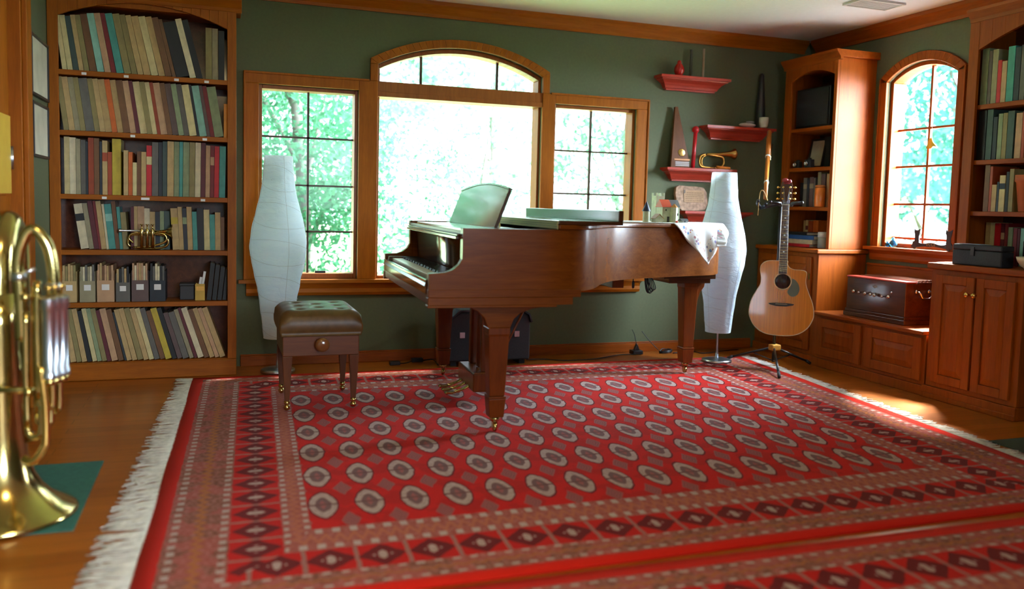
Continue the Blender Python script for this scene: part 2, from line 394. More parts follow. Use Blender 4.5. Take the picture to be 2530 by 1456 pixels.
# --- door on the left wall
dr = MB().box(XL-.10, XL-.055, DY0+.03, DY1-.03, .005, 2.09)
for z0, z1 in ((.12, .92), (1.06, 1.98)):
    dr.box(XL-.056, XL-.048, DY0+.14, DY1-.14, z0, z1)
dr = struct(dr.build('door_1', M['oak_v'], bevel=.004))
dj = MB().box(XL-.15, XL+.0005, DY1-.028, DY1-.0005, .001, 2.119).box(XL-.15, XL+.0005, DY0+.0005, DY0+.028, .001, 2.119).box(XL-.15, XL+.0005, DY0+.028, DY1-.028, 2.092, 2.119)
dj.box(XL+.0006, XL+.024, DY1-.012, DY1+.10, .001, 2.30).box(XL+.0006, XL+.024, DY0-.13, DY0+.012, .001, 2.30).box(XL+.0006, XL+.024, DY0+.012, DY1-.012, 2.108, 2.30)
struct(dj.build('trim_7', M['oak_v'], bevel=.004))
hz = at_x(22, 387, XL-.03).z
MB().box(XL-.054, XL-.0465, DY1-.10, DY1-.0285, hz-.05, hz+.05).lathe([(.008, -.055), (.008, .055)], 12, (XL-.045, DY1-.036, hz)).build('hinge', M['silver'], dr)
yg = plain('yellow_highlight', (.74, .50, .07), .2, srgb=False, var=.05)
MB().box(XL-.0558, XL-.046, DY1-.30, DY1-.05, at_x(10, 478, XL-.05).z, at_x(10, 282, XL-.05).z).build('pane', yg, dr)  # flat yellow panel whose colour stands for a highlight on the door
# --- ceiling vent
vt = thing('ceiling_vent', 'white rectangular air vent set in the ceiling', 'vent', (*at_z(2160, 8, ZC).xy, ZC))
vx, vy = vt.location.x, vt.location.y
vm = plain('vent_paint', (.60, .60, .56), .5, srgb=False, var=.02)
MB().box(vx-.17, vx+.17, vy-.09, vy-.075, ZC-.014, ZC-.001).box(vx-.17, vx+.17, vy+.075, vy+.09, ZC-.014, ZC-.001).box(vx-.17, vx-.155, vy-.075, vy+.075, ZC-.014, ZC-.001).box(vx+.155, vx+.17, vy-.075, vy+.075, ZC-.014, ZC-.001).build('frame', vm, vt)
b = MB()
for i in range(7): b.box(vx-.155, vx+.155, vy-.07+i*.021, vy-.058+i*.021, ZC-.011, ZC-.003)
b.build('louver', vm, vt)
# ================================================================== BUILT-INS
def raised_door(x, y0, y1, z0, z1, out, mat_, m=.055):
    """panel door on a face at x facing -x; frame and raised field in one mesh"""
    b = MB(); a = x-.018
    b.box(a, x-.0006, y0, y0+m, z0, z1).box(a, x-.0006, y1-m, y1, z0, z1).box(a, x-.0006, y0+m, y1-m, z0, z0+m).box(a, x-.0006, y0+m, y1-m, z1-m, z1)
    b.box(x-.008, x-.0006, y0+m, y1-m, z0+m, z1-m)
    k = .035
    ys, zs = (y0+m+.004, y1-m-.004), (z0+m+.004, z1-m-.004)
    vs = [(x-.008, ys[0], zs[0]), (x-.008, ys[1], zs[0]), (x-.008, ys[1], zs[1]), (x-.008, ys[0], zs[1]),
          (x-.017, ys[0]+k, zs[0]+k), (x-.017, ys[1]-k, zs[0]+k), (x-.017, ys[1]-k, zs[1]-k), (x-.017, ys[0]+k, zs[1]-k)]
    b.add(vs, [(4, 7, 6, 5), (0, 4, 5, 1), (1, 5, 6, 2), (2, 6, 7, 3), (3, 7, 4, 0)])
    return b
CH = M['cherry_v']
# corner base cabinet + counter
cb = thing('base_cabinet', 'cherry base cabinet in the room corner behind the guitar', 'cabinet', (4.2, 5.2, 0))
MB().box(4.0, XR-.001, 4.876, YB-.02, .06, .788).box(3.985, XR-.001, 4.862, YB-.02, .0005, .06).build('body', CH, cb, bevel=.003)
raised_door(4.0, 4.93, 5.26, .09, .76, 0, CH).build('door', CH, cb, bevel=.003)
hd = raised_door(4.0, 5.27, 5.555, .09, .76, 0, CH).build('door', CH, cb, bevel=.003)
MB().box(3.976, 3.9825, 4.934, 4.945, .60, .645).build('hinge', M['brass'], cb)
tag(MB().box(3.97, XR-.001, 4.852, YB-.02, .789, .819).build('countertop', M['cherry_y'], bevel=.006), 'cherry countertop of the corner cabinet, under its bookcase', 'countertop')
def wall_bookcase(name, label, x0, y0, y1, zb, zt, shelves, stile0, stile1, av, cor, back=True):
    """bookcase against the right wall, open towards -x"""
    t = thing(name, label, 'bookcase', ((x0+XR)/2, (y0+y1)/2, zb))
    b = MB().box(x0+.02, XR-.002, y0, y0+.022, zb, zt-.05).box(x0+.02, XR-.002, y1-.022, y1, zb, zt-.05).box(x0+.02, XR-.002, y0+.022, y1-.022, zt-.09, zt-.05)
    b.build('side_panel', CH, t, bevel=.002)
    MB().box(XR-.014, XR-.002, y0+.022, y1-.022, zb, zt-.09).build('back_panel', M['dark_wood'], t)
    fr = MB().box(x0, x0+.02, y0, y0+stile0, zb, zt-.05).box(x0, x0+.02, y1-stile1, y1, zb, zt-.05)
    a, c = y0+stile0, y1-stile1; n = 16
    for i in range(n):
        ya, yb = a+(c-a)*i/n, a+(c-a)*(i+1)/n
        za = av[0]+(av[1]-av[0])*(1-(2*i/n-1)**2); zb_ = av[0]+(av[1]-av[0])*(1-(2*(i+1)/n-1)**2)
        fr.prism([(ya, za), (yb, zb_), (yb, zt-.05), (ya, zt-.05)], x0, x0+.02, 'yz')
    fr.build('face_frame', CH, t, bevel=.002)
    MB().prism([(x0+.02, zt-.07), (x0-.004, zt-.07), (x0-.008, zt-.05), (x0-.035, zt-.015), (x0-.04, zt), (XR-.002, zt), (XR-.002, zt-.049), (x0+.02, zt-.049)], y0-.03, y1+(.02 if cor else 0), 'xz').build('cornice', M['cherry_y'], t, bevel=.002)
    for z in shelves: MB().box(x0+.021, XR-.015, y0+.0225, y1-.0225, z-.026, z).build('shelf', M['cherry_y'], t, bevel=.002)
    return t
cbk = wall_bookcase('corner_bookcase', 'tall cherry bookcase in the room corner, left of the arched window', 4.08, 4.876, 5.45, .82, 2.215, (1.70, 1.408, 1.118), .03, .075, (2.05, 2.105), True)
# right base cabinet + counter + bookcase
rb = thing('base_cabinet', 'two-door cherry base cabinet at the right edge, with brass knobs', 'cabinet', (4.2, 3.55, 0))
MB().box(3.98, XR-.001, 3.245, 3.85, .07, .764).box(3.962, XR-.001, 3.235, 3.862, .0005, .07).box(3.955, 3.962, 3.235, 3.862, .0005, .03).build('body', CH, rb, bevel=.003)
for a, c, ky in ((3.285, 3.525, 3.505), (3.54, 3.805, 3.57)):
    d = raised_door(3.98, a, c, .10, .735, 0, CH, .05).build('door', CH, rb, bevel=.003)
    Mk = Matrix.Translation((3.962, ky+(.018 if ky < 3.53 else 0), .638)) @ Matrix.Rotation(-PI/2, 4, 'Y')
    MB().lathe([(.006, 0), (.005, .008), (.013, .014), (.015, .021), (.012, .028), (.003, .031)], 14, M_=Mk).build('knob', M['gold'], d)
tag(MB().box(3.955, XR-.001, 1.9, 3.868, .7655, .80).build('countertop', M['cherry_y'], bevel=.006), 'long cherry countertop at the right edge, under the black case', 'countertop')
rbk = wall_bookcase('tall_bookcase', 'tall cherry bookcase cut by the right edge, above the black case', 4.08, 2.35, 3.785, .801, 2.25, (1.712, 1.398, 1.106), .05, .065, (2.02, 2.16), False)
# window bench
bn = thing('window_bench', 'low cherry bench cabinet below the arched window', 'bench', (4.2, 4.36, 0))
MB().box(3.98, XR-.001, 3.8635, 4.8605, .06, .362).box(3.968, XR-.001, 3.8635, 4.8605, .0005, .06).build('body', CH, bn, bevel=.003)
for a, c in ((4.39, 4.82), (3.885, 4.345)): raised_door(3.98, a, c, .085, .345, 0, CH, .06).build('drawer', CH, bn, bevel=.003)
MB().box(3.955, XR-.001, 3.8695, 4.8505, .3625, .386).build('seat', M['cherry_y'], bn, bevel=.005)
struct(MB().box(XR-.016, XR-.0008, 3.87, 4.85, .387, .715).box(XR-.022, XR-.0008, 3.87, 4.85, .715, .73).build('trim_8', M['cherry_y'], bevel=.002))
# ------------------------------------------------------------------ tall left bookcase
BY = 5.33
bl = at_y(122, 500, BY).x; bR = at_y(584, 500, BY).x; il = at_y(149, 500, BY).x; ir = at_y(562, 500, BY).x
bl = max(bl, XL+.003)
SH = [at_y(350, y, BY).z for y in (184, 330, 484, 619, 747)]+[at_y(350, 893, BY).z]
lb = thing('tall_bookcase', 'tall oak bookcase crammed with books, left of the windows', 'bookcase', ((bl+bR)/2, 5.46, 0))
LT = 2.24
MB().box(bl, bl+.02, BY+.02, YB-.002, .001, LT-.05).box(bR-.02, bR, BY+.02, YB-.002, .001, LT-.05).box(bl+.02, bR-.02, BY+.02, YB-.002, LT-.1, LT-.05).build('side_panel', M['oak_v'], lb, bevel=.002)
MB().box(bl+.02, bR-.02, YB-.014, YB-.002, .08, LT-.1).build('back_panel', M['dark_wood'], lb)
fr = MB().box(bl, il, BY, BY+.02, .1, LT-.05).box(ir, bR, BY, BY+.02, .1, LT-.05)
n = 18
zc_, ze = at_y(330, 20, BY).z, at_y(150, 35, BY).z
zr_ = at_y(557, 72, BY).z
for i in range(n):
    a, c = il+(ir-il)*i/n, il+(ir-il)*(i+1)/n
    za, zb_ = (zr_+(2.168-zr_)*(1-(2*k/n-1)**2) for k in (i, i+1))
    fr.prism([(a, za), (c, zb_), (c, LT-.05), (a, LT-.05)], BY, BY+.02, 'xz')
fr.build('face_frame', M['oak_v'], lb, bevel=.002)
MB().prism([(BY+.02, LT-.07), (BY-.004, LT-.07), (BY-.01, LT-.05), (BY-.035, LT-.012), (BY-.04, LT), (YB-.002, LT), (YB-.002, LT-.049), (BY+.02, LT-.049)], bl, bR+.03, 'yz').build('cornice', M['oak_h'], lb, bevel=.002)
MB().box(bl, bR, BY-.012, BY+.02, .001, .10).build('plinth', M['oak_h'], lb, bevel=.004)
for z in SH: MB().box(bl+.0205, bR-.0205, BY+.002 if z < 2.5 else BY, YB-.0145, z-.028, z).build('shelf', M['oak_h'], lb, bevel=.002)
for k, xs in ((0, (205, 310, 435, 510)), (1, (325, 505)), (2, (252, 355, 500))):
    for x in xs:
        p = at_y(x, 0, BY+.001).x; w = .025 if x != 355 else .045
        MB().box(p-w/2, p+w/2, BY+.0005, BY+.0018, SH[k]-.024, SH[k]-.010).build('shelf_label', M['white'], lb)
# ================================================================== BOOKS
PALB = dict(cream=(206, 192, 138), tan=(186, 158, 104), olive=(140, 128, 78), brown=(112, 74, 38), gray=(150, 142, 110), black=(20, 22, 22), teal=(70, 150, 140),
            darkred=(120, 22, 24), red=(190, 24, 34), navy=(34, 42, 50), green=(58, 80, 74), paleteal=(140, 196, 180), orange=(200, 96, 26), pink=(188, 150, 112),
            purple=(96, 76, 72), white=(214, 204, 168), yellow=(190, 170, 50), sage=(136, 152, 112), slate=(98, 96, 88), maroon=(92, 24, 32), rust=(158, 64, 26), blue=(40, 84, 140))
WORD = dict(darkred='dark red', paleteal='pale teal')
def bmat(c): return plain('book_'+c, PALB[c], .55, var=.18, scale=22)
def book_mesh(w, h, d, cols):
    """spine towards -y, standing on z=0, x from 0 to w"""
    b = MB(); c = min(.003, w*.2)
    b.box(0, c, 0, d, 0, h).box(w-c, w, 0, d, 0, h).box(c, w-c, 0, c, 0, h)
    b.box(c, w-c, c, d-.004, .004, h-.004, 1)
    if len(cols) > 1:
        b.box(-.0003, w+.0003, -.0004, .002, h*.62, h*.78, 2)
    return b
def book_row(shelf_name, y_front, z, items, depth, where, sx=None, hjit=0):
    """items: (x_left, x_right at the foot, height, lean in degrees, colour[, band colour])"""
    cnt = 0
    for it in items:
        x0, x1, h, lean, c = it[:5]; band = it[5] if len(it) > 5 else None
        w = (x1-x0)*math.cos(math.radians(lean))-.0006
        cols = [bmat(c), M['pages']]+([bmat(band)] if band else [])
        yy = y_front+random.uniform(0, .012)
        o = book_mesh(w, h, depth-random.uniform(0, .02), cols if band else [0]).build('book', cols)
        # a leaning book rests on its lower corner
        th = math.radians(lean)
        o.location = (x0 if lean <= 0 else x0, yy, z+.0008+(w*math.sin(abs(th)) if lean < 0 else 0)*0)
        o.rotation_euler = (0, th, 0)
        if th < 0: o.location.z = z+.0008
        if th > 0: o.location.z = z+.0008+w*math.sin(th); 
        cw = WORD.get(c, c); st = 'leaning ' if abs(lean) > 5 else ''
        tag(o, f'{st}{cw} book{" with "+WORD.get(band, band)+" band" if band else ""}, {ORD[cnt]} from left on {where}', 'book', f'books on {where}')
        cnt += 1
def px_row(name, bounds, zshelf, tops, leans, cols, where, yf=BY+.03, depth=.20):
    """bounds: pixel columns of the feet; the row is built as real books standing on the shelf"""
    its = []; info = []
    idx = SH.index(zshelf); ztop = (SH[idx-1]-.028 if idx else LT-.1)-.008
    def lean(i): return leans[0]+(leans[1]-leans[0])*i/max(1, len(cols)-1)
    for i, c in enumerate(cols):
        c = c.split('/'); 
        if c[0] == '-': continue
        f = i/max(1, len(cols)-1)
        xa, xb = at_y(bounds[i], 600, yf).x, at_y(bounds[i+1], 600, yf).x
        if xb-xa < .012: xb = xa+.012
        top = tops[i] if isinstance(tops, list) else tops
        th = leans[0]+(leans[1]-leans[0])*f
        w_ = (xb-xa)*math.cos(math.radians(th))
        h = (at_y((bounds[i]+bounds[i+1])/2, top, yf).z-zshelf)/math.cos(math.radians(th))
        h = max(.12, min(h, (ztop-zshelf-w_*math.sin(math.radians(abs(th))))/math.cos(math.radians(th))))
        xb -= max(0, .36*(math.tan(math.radians(abs(lean(i+1))))-math.tan(math.radians(abs(th)))))
        if th > 0: xb -= .0012
        its.append((xa, xb, h, th, c[0])+((c[1],) if len(c) > 1 else ()))
    book_row(name, yf, zshelf, its, depth, where)
def cum(scale, org, *v): return [org+x/scale for x in v]
# lean < 0 : the top tips to the left
S1 = 3.034
b1 = cum(S1, 0, 487, 526, 568, 612, 650, 690, 745, 800, 850, 888, 945, 1000, 1045, 1090, 1145, 1200, 1250, 1300, 1330, 1430, 1480, 1530, 1592, 1640, 1692)
b1 = [x if i < 20 else x for i, x in enumerate(b1)]
t1 = [40, 40, 42, 40, 40, 38, 36, 36, 36, 37, 38, 40, 42, 44, 45, 46, 48, 52, 60, 52, 54, 58, 68, 70, 74]
c1_ = 'cream,cream,green,tan,olive,brown,paleteal,pink,darkred,teal,olive,olive,tan,tan,cream,tan,brown,brown,black,white,black,black,olive,gray,black'.split(',')
random.seed(3)
px_row('top', b1[:22], SH[0], t1, (-7, -14), c1_[:21], 'the top shelf of left bookcase')
# the last three of the top shelf stand upright
its = []
for a, c, top, col in ((1545, 1592, 68, 'olive'), (1594, 1636, 70, 'gray'), (1640, 1684, 76, 'black')):
    xa, xb = at_y(a/S1, 600, BY+.03).x, at_y(c/S1, 600, BY+.03).x
    its.append((xa, xb, at_y(a/S1, top, BY+.03).z-SH[0], 0, col))
book_row('top', BY+.03, SH[0], its, .2, 'left bookcase, upright end of top shelf')
b2 = cum(S1, 0, 490, 530, 575, 615, 655, 720, 760, 800, 850, 890, 935, 985, 1030, 1060, 1110, 1150, 1185, 1212, 1262, 1300, 1345, 1385, 1425, 1480, 1500, 1555, 1580, 1612, 1680)
px_row('second', b2, SH[1], [186, 186, 187, 187, 186, 186, 187, 188, 189, 188, 192, 193, 193, 194, 193, 194, 195, 195, 196, 198, 199, 199, 201, 205, 207, 206, 213, 208], (-7, -9),
       'olive,tan,gray,olive,slate,olive,tan,tan,orange,tan,brown,pink,maroon,cream,olive,cream,rust,pink,brown,purple,sage,slate,cream,black,paleteal,purple,darkred,sage'.split(','), 'the second shelf of left bookcase')
b3 = cum(S1, 0, 488, 530, 578, 612, 650, 668, 712, 752, 772, 812, 845, 912, 930, 966, 998, 1030, 1062, 1100, 1142, 1190, 1220, 1255, 1305, 1345, 1372, 1420, 1462, 1505, 1540, 1575, 1605, 1642, 1690)
px_row('third', b3, SH[2], [338, 340, 344, 346, 350, 340, 342, 350, 348, 376, 340, 390, 372, 376, 402, 375, 376, 360, 352, 352, 350, 344, 345, 342, 342, 342, 350, 352, 360, 360, 362, 362, 364], (0, 1),
       'cream,white,gray,slate,navy,rust,brown,navy,tan/rust,rust,yellow,-,tan,orange,cream,brown,tan,red/cream,slate,navy,green,tan,sage,teal,sage,olive,white,maroon,pink,darkred/pink,red,teal,-'.split(','), 'the third shelf of left bookcase')
S2 = 2.971
b4 = cum(S2, 0, 592, 655, 690, 725, 745, 782, 800, 850, 880, 905, 945)
yb = lambda v: 470+v/S2
px_row('fourth', b4, SH[3], [yb(105), yb(100), yb(65), yb(75), yb(80), yb(105), yb(105), yb(70), yb(125), yb(165)], (-8, -4),
       'white/black,gray,maroon,darkred,tan,white,teal/paleteal,brown,teal,olive'.split(','), 'fourth oak shelf, left part', yf=BY+.085, depth=.16)
b4b = cum(S2, 0, 960, 985, 1010, 1060, 1100, 1140, 1175, 1205, 1248)
px_row('fourth', b4b, SH[3], [yb(125), yb(120), yb(120), yb(135), yb(160), yb(160), yb(155), yb(155)], (0, 0),
       'maroon,tan,pink,white,tan,navy,sage,green'.split(','), 'middle of fourth oak shelf', yf=BY+.10, depth=.14)
b4c = cum(S2, 0, 1268, 1318, 1350, 1380, 1418, 1452, 1500, 1542, 1580, 1620, 1650)
px_row('fourth', b4c, SH[3], [yb(135), yb(125), yb(135), yb(125), yb(160), yb(135), yb(145), yb(180), yb(165), yb(200)], (-3, 0),
       'tan/yellow,tan,navy/sage,tan,teal,black,cream,teal,tan,brown'.split(','), 'right part of fourth oak shelf', yf=BY+.055, depth=.18)
b6 = cum(S2, 0, 505, 552, 590, 632, 668, 705, 740, 780, 812, 862, 905, 925, 965, 1005, 1050, 1090, 1130, 1172, 1212, 1262, 1300, 1340, 1390, 1425, 1452, 1500, 1540, 1580, 1615, 1660)
px_row('bottom', b6, SH[5], [yb(v) for v in (880, 878, 876, 890, 868, 866, 872, 885, 872, 880, 900, 880, 872, 868, 868, 872, 866, 890, 872, 866, 905, 900, 880, 868, 866, 880, 872, 870, 868)], (-9, -19),
       'tan,olive,tan,black,cream,sage,olive,maroon,pink,brown,navy,tan,tan,olive,tan,cream,slate,brown,yellow,black,purple,slate,gray,maroon,white,brown,tan,pink,tan'.split(','), 'the bottom shelf of left bookcase')
# ---- fifth shelf: magazine files, boxes, binders
Z5 = SH[4]
def magfile(x0, x1, h, col, label, mags, clear=False):
    xa, xb = at_y(x0, 600, BY+.03).x, at_y(x1, 600, BY+.03).x; y = BY+.03
    t = thing('magazine_file', label, 'magazine file', ((xa+xb)/2, y+.1, Z5+.001), group='magazine files on the fifth shelf')
    m = plain('card_'+col, PALB[col], .6); w = xb-xa; z = Z5+.001
    hh = h*.55
    MB().box(xa, xa+.003, y, y+.2, z, z+h*.8).box(xb-.003, xb, y, y+.2, z, z+h*.8).box(xa+.003, xb-.003, y, y+.003, z, z+hh).box(xa+.003, xb-.003, y+.003, y+.2, z, z+.003).build('case', m, t)
    MB().box(xa+w*.28, xb-w*.28, y-.0012, y-.0003, z+hh*.55, z+hh*.82).build('paper_label', M['white'], t)
    n = max(2, int(w/.013)); s = (w-.008)/n
    for i in range(n):
        c = mags[i % len(mags)]
        MB().box(xa+.004+s*i, xa+.004+s*i+s*.86, y+.006, y+.195, z+.0035, z+h-random.uniform(0, .02)).build('magazine', bmat(c), t)
magfile(151, 188, .222, 'tan', 'tan cardboard magazine file, leftmost on the fifth shelf', ['tan', 'olive', 'tan'])
magfile(195, 234, .222, 'gray', 'gray cardboard magazine file, second on the fifth shelf', ['gray', 'white', 'slate'])
magfile(238, 281, .228, 'pink', 'pinkish tan magazine file with paper label, middle of fifth shelf', ['pink', 'tan', 'brown'])
magfile(285, 320, .205, 'slate', 'slate gray magazine file of papers, fourth on the fifth shelf', ['tan', 'black', 'slate'])
magfile(324, 366, .228, 'purple', 'dark purplish magazine file of pale booklets on fifth shelf', ['pink', 'white', 'pink', 'tan'])
magfile(369, 408, .225, 'navy', 'dark navy magazine file with white booklets, rightmost on fifth shelf', ['black', 'slate', 'white', 'white'])
xa, xb = at_y(444, 700, BY+.09).x, at_y(480, 700, BY+.09).x
bx = thing('storage_box', 'small dark gray box at the back of the fifth shelf', 'box', ((xa+xb)/2, BY+.14, Z5))
gm = plain('charcoal_card', (.035, .035, .038), .6, srgb=False)
MB().box(xa, xb, BY+.09, BY+.19, Z5+.001, Z5+.085).build('body', gm, bx, bevel=.004); MB().box(xa-.002, xb+.002, BY+.088, BY+.192, Z5+.0852, Z5+.10).build('lid', gm, bx, bevel=.004)
xa, xb = at_y(482, 700, BY+.05).x, at_y(506, 700, BY+.05).x
pt = thing('pencil_box', 'small open brass coloured box beside the black binders', 'box', ((xa+xb)/2, BY+.08, Z5))
gb = plain('dull_gold_tin', (.40, .24, .04), .35, .6, srgb=False)
MB().box(xa, xa+.003, BY+.05, BY+.11, Z5+.001, Z5+.10).box(xb-.003, xb, BY+.05, BY+.11, Z5+.001, Z5+.10).box(xa+.003, xb-.003, BY+.05, BY+.053, Z5+.001, Z5+.10).box(xa+.003, xb-.003, BY+.107, BY+.11, Z5+.001, Z5+.10).box(xa+.003, xb-.003, BY+.053, BY+.107, Z5+.001, Z5+.004).build('body', gb, pt)
MB().box(xa+.006, xb-.006, BY+.048, BY+.0498, Z5+.06, Z5+.085).build('plate', M['gold'], pt)
for k, (dx, h, lab) in enumerate(((.006, .155, 'short white card standing in the brass coloured box'), (.022, .19, 'tall white card standing in the brass coloured box'))):
    o = MB().box(0, .014, 0, .02, 0, h-.02).build('card', M['white']); o.location = (xa+dx, BY+.065+.022*k*0, Z5+.008); o.rotation_euler = (0, math.radians(9 if k else 9), 0)
    tag(o, lab, 'card', 'white cards in the brass box')
its = []
for i, (a, c) in enumerate(((510, 522), (523.5, 535), (536.5, 548), (549.5, 559))):
    xa, xb = at_y(a, 600, BY+.05).x, at_y(c, 600, BY+.05).x
    o = book_mesh((xb-xa)*.93, .225-.012*i, .19, [0]).build('binder', [bmat('black'), M['pages']]); th = math.radians(6)
    o.location = (xa, BY+.05, Z5+.001+(xb-xa)*.95*math.sin(th)); o.rotation_euler = (0, th, 0)
    tag(o, f'slim black binder, {ORD[i]} from the left beside the brass box', 'binder', 'black binders on the fifth shelf')
# small ornament on the fifth shelf books (row ends) : orange jagged folder on the second shelf
fo = MB().prism([(0, 0), (.028, 0), (.030, .05), (.020, .07), (.031, .10), (.022, .13), (.030, .17), (.026, .20), (0, .20)], 0, .15, 'xz').build('folder', plain('orange_card', (.75, .28, .03), .6, srgb=False))
fo.location = (at_y(553, 300, BY+.02).x, BY+.03, SH[1]+.0008); tag(fo, 'orange folder with torn tabs at the end of the second shelf', 'folder')
# ---- pocket trumpet on the fourth shelf
def brass_horn(name, label, cat, C, s, kind):
    t = thing(name, label, cat, C)
    V = lambda x, z, y=0: (C[0]+x*s, C[1]+y*s, C[2]+z*s)
    if kind == 'pocket':
        loop = spline([V(-.085, .045), V(-.11, .075), V(-.085, .105), V(0, .108), V(.085, .105), V(.112, .075), V(.09, .045), V(0, .02), V(-.07, .016)], 6)
        loop2 = spline([V(-.10, .02, .02), V(-.118, .055, .02), V(-.09, .095, .02), V(0, .098, .02), V(.09, .095, .02), V(.12, .06, .02), V(.1, .02, .02), V(0, .008, .02)], 6, True)
        MB().tube(loop, .0062*s*1.1, 8).tube(loop2, .0062*s*1.1, 8).build('tubing', M['brass'], t)
        Mb = Matrix.Translation(V(.06, .118)) @ Matrix.Rotation(PI/2, 4, 'Y')
        MB().lathe([(.007*s, -.02*s), (.009*s, .02*s), (.014*s, .05*s), (.03*s, .075*s), (.05*s, .085*s)], 20, M_=Mb, caps=False).build('bell', M['brass'], t, solid=.001)
        Ml = Matrix.Translation(V(-.17, .122)) @ Matrix.Rotation(PI/2, 4, 'Y')
        MB().lathe([(.012*s, 0), (.013*s, .006*s), (.006*s, .03*s), (.006*s, .24*s)], 14, M_=Ml).build('mouthpipe', M['silver'], t)
        for i in range(3):
            v = MB().lathe([(.0105*s, .012*s), (.0105*s, .13*s), (.009*s, .134*s), (.004*s, .136*s), (.004*s, .158*s), (.009*s, .16*s), (.009*s, .165*s)], 14, V(-.035+.032*i, 0, -.012)).build('valve', M['brass'], t)
    return t
pp = at_y(366, 600, BY+.05)
brass_horn('pocket_trumpet', 'brass pocket trumpet on the fourth shelf of the left bookcase', 'trumpet', (pp.x, BY+.032, SH[3]+.001), .92, 'pocket')
# ================================================================== RIGHT BOOKCASE BOOKS (spines face -x)
def side_row(items, xf, z, depth, where):
    for i, it in enumerate(items):
        a, c, top, col = it[:4]; ymid = it[4]
        ya, yb_ = at_x(a, ymid, xf).y, at_x(c, ymid, xf).y
        lo_y, hi_y = (4.904, 5.421) if ya > 4.5 else (2.38, 3.757)
        ya, yb_ = min(ya, hi_y), max(yb_, lo_y)
        if ya-yb_ < .008: continue
        h = max(.07, at_x((a+c)/2, top, xf).z-z); w = max(.008, ya-yb_-.0008)
        cols = [bmat(col), M['pages']]+([bmat(it[5])] if len(it) > 5 else [])
        o = book_mesh(w, h, depth, cols if len(it) > 5 else [0]).build('book', cols)
        o.rotation_euler = (0, 0, -PI/2); o.location = (xf, yb_+w, z+.0008)
        tag(o, f'{WORD.get(col, col)} book, {ORD[i]} from the left on {where}', 'book', f'books on {where}')
g = lambda s, x: 2370+x/s
xf = 4.125
A = 5.6
r1 = [(g(A, 285), g(A, 375), 122, 'sage'), (g(A, 380), g(A, 425), 128, 'purple'), (g(A, 430), g(A, 505), 124, 'gray'), (g(A, 508), g(A, 560), 150, 'red'), (g(A, 565), g(A, 632), 152, 'pink'),
      (g(A, 640), g(A, 735), 116, 'teal'), (g(A, 742), g(A, 815), 118, 'navy'), (g(A, 822), g(A, 890), 112, 'slate'), (2530, 2543, 112, 'brown'), (2544, 2560, 116, 'navy')]
side_row([(a, c, t, k, 240) for a, c, t, k in r1], xf, 1.712, .2, 'the top shelf of the right bookcase')
r2 = [(g(A, 240), g(A, 350), 275, 'black'), (g(A, 360), g(A, 440), 272, 'green'), (g(A, 450), g(A, 505), 290, 'navy'), (g(A, 515), g(A, 575), 282, 'sage'), (g(A, 580), g(A, 640), 280, 'olive'), (g(A, 645), g(A, 735), 275, 'green'),
      (g(A, 760), g(A, 845), 280, 'pink'), (g(A, 850), g(A, 890), 276, 'rust'), (2531, 2547, 280, 'gray')]
side_row([(a, c, t, k, 370) for a, c, t, k in r2], xf, 1.398, .2, 'the second shelf of the right bookcase')
B = 4.857
r3 = [(g(B, 285), g(B, 345), 409, 'brown'), (g(B, 348), g(B, 378), 412, 'rust'), (g(B, 380), g(B, 435), 457, 'tan'), (g(B, 440), g(B, 465), 450, 'navy'), (g(B, 468), g(B, 535), 434, 'cream', 'navy'), (g(B, 545), g(B, 580), 425, 'black'), (g(B, 584), g(B, 635), 418, 'olive')]
side_row([(i[0], i[1], i[2], i[3], 500)+tuple(i[4:]) for i in r3], xf, 1.106, .2, 'the third shelf of the right bookcase')
r4 = [(g(B, 225), g(B, 305), 548, 'white', 'gray'), (g(B, 310), g(B, 362), 550, 'tan'), (g(B, 365), g(B, 415), 551, 'cream'), (g(B, 420), g(B, 490), 552, 'red'), (g(B, 495), g(B, 535), 553, 'maroon', 'pink'), (g(B, 540), g(B, 578), 553, 'darkred'), (g(B, 582), g(B, 635), 562, 'sage'), (g(B, 645), g(B, 690), 564, 'darkred'), (g(B, 695), g(B, 725), 566, 'maroon'), (g(B, 732), g(B, 777), 565, 'paleteal')]
side_row([(i[0], i[1], i[2], i[3], 590)+tuple(i[4:]) for i in r4], 4.255, .801, .14, 'the lowest shelf of the right bookcase')
p = at_x(2541, 430, 4.15)
pot = thing('flower_pot', 'orange clay pot on the third shelf of the right bookcase', 'pot', (p.x, p.y, 1.107))
MB().lathe([(.035, .001), (.037, .005), (.055, .16), (.062, .165), (.062, .20), (.056, .20), (.05, .165)], 24, (p.x, p.y, 1.107)).build('body', plain('terracotta', (.50, .13, .04), .6, srgb=False), pot)
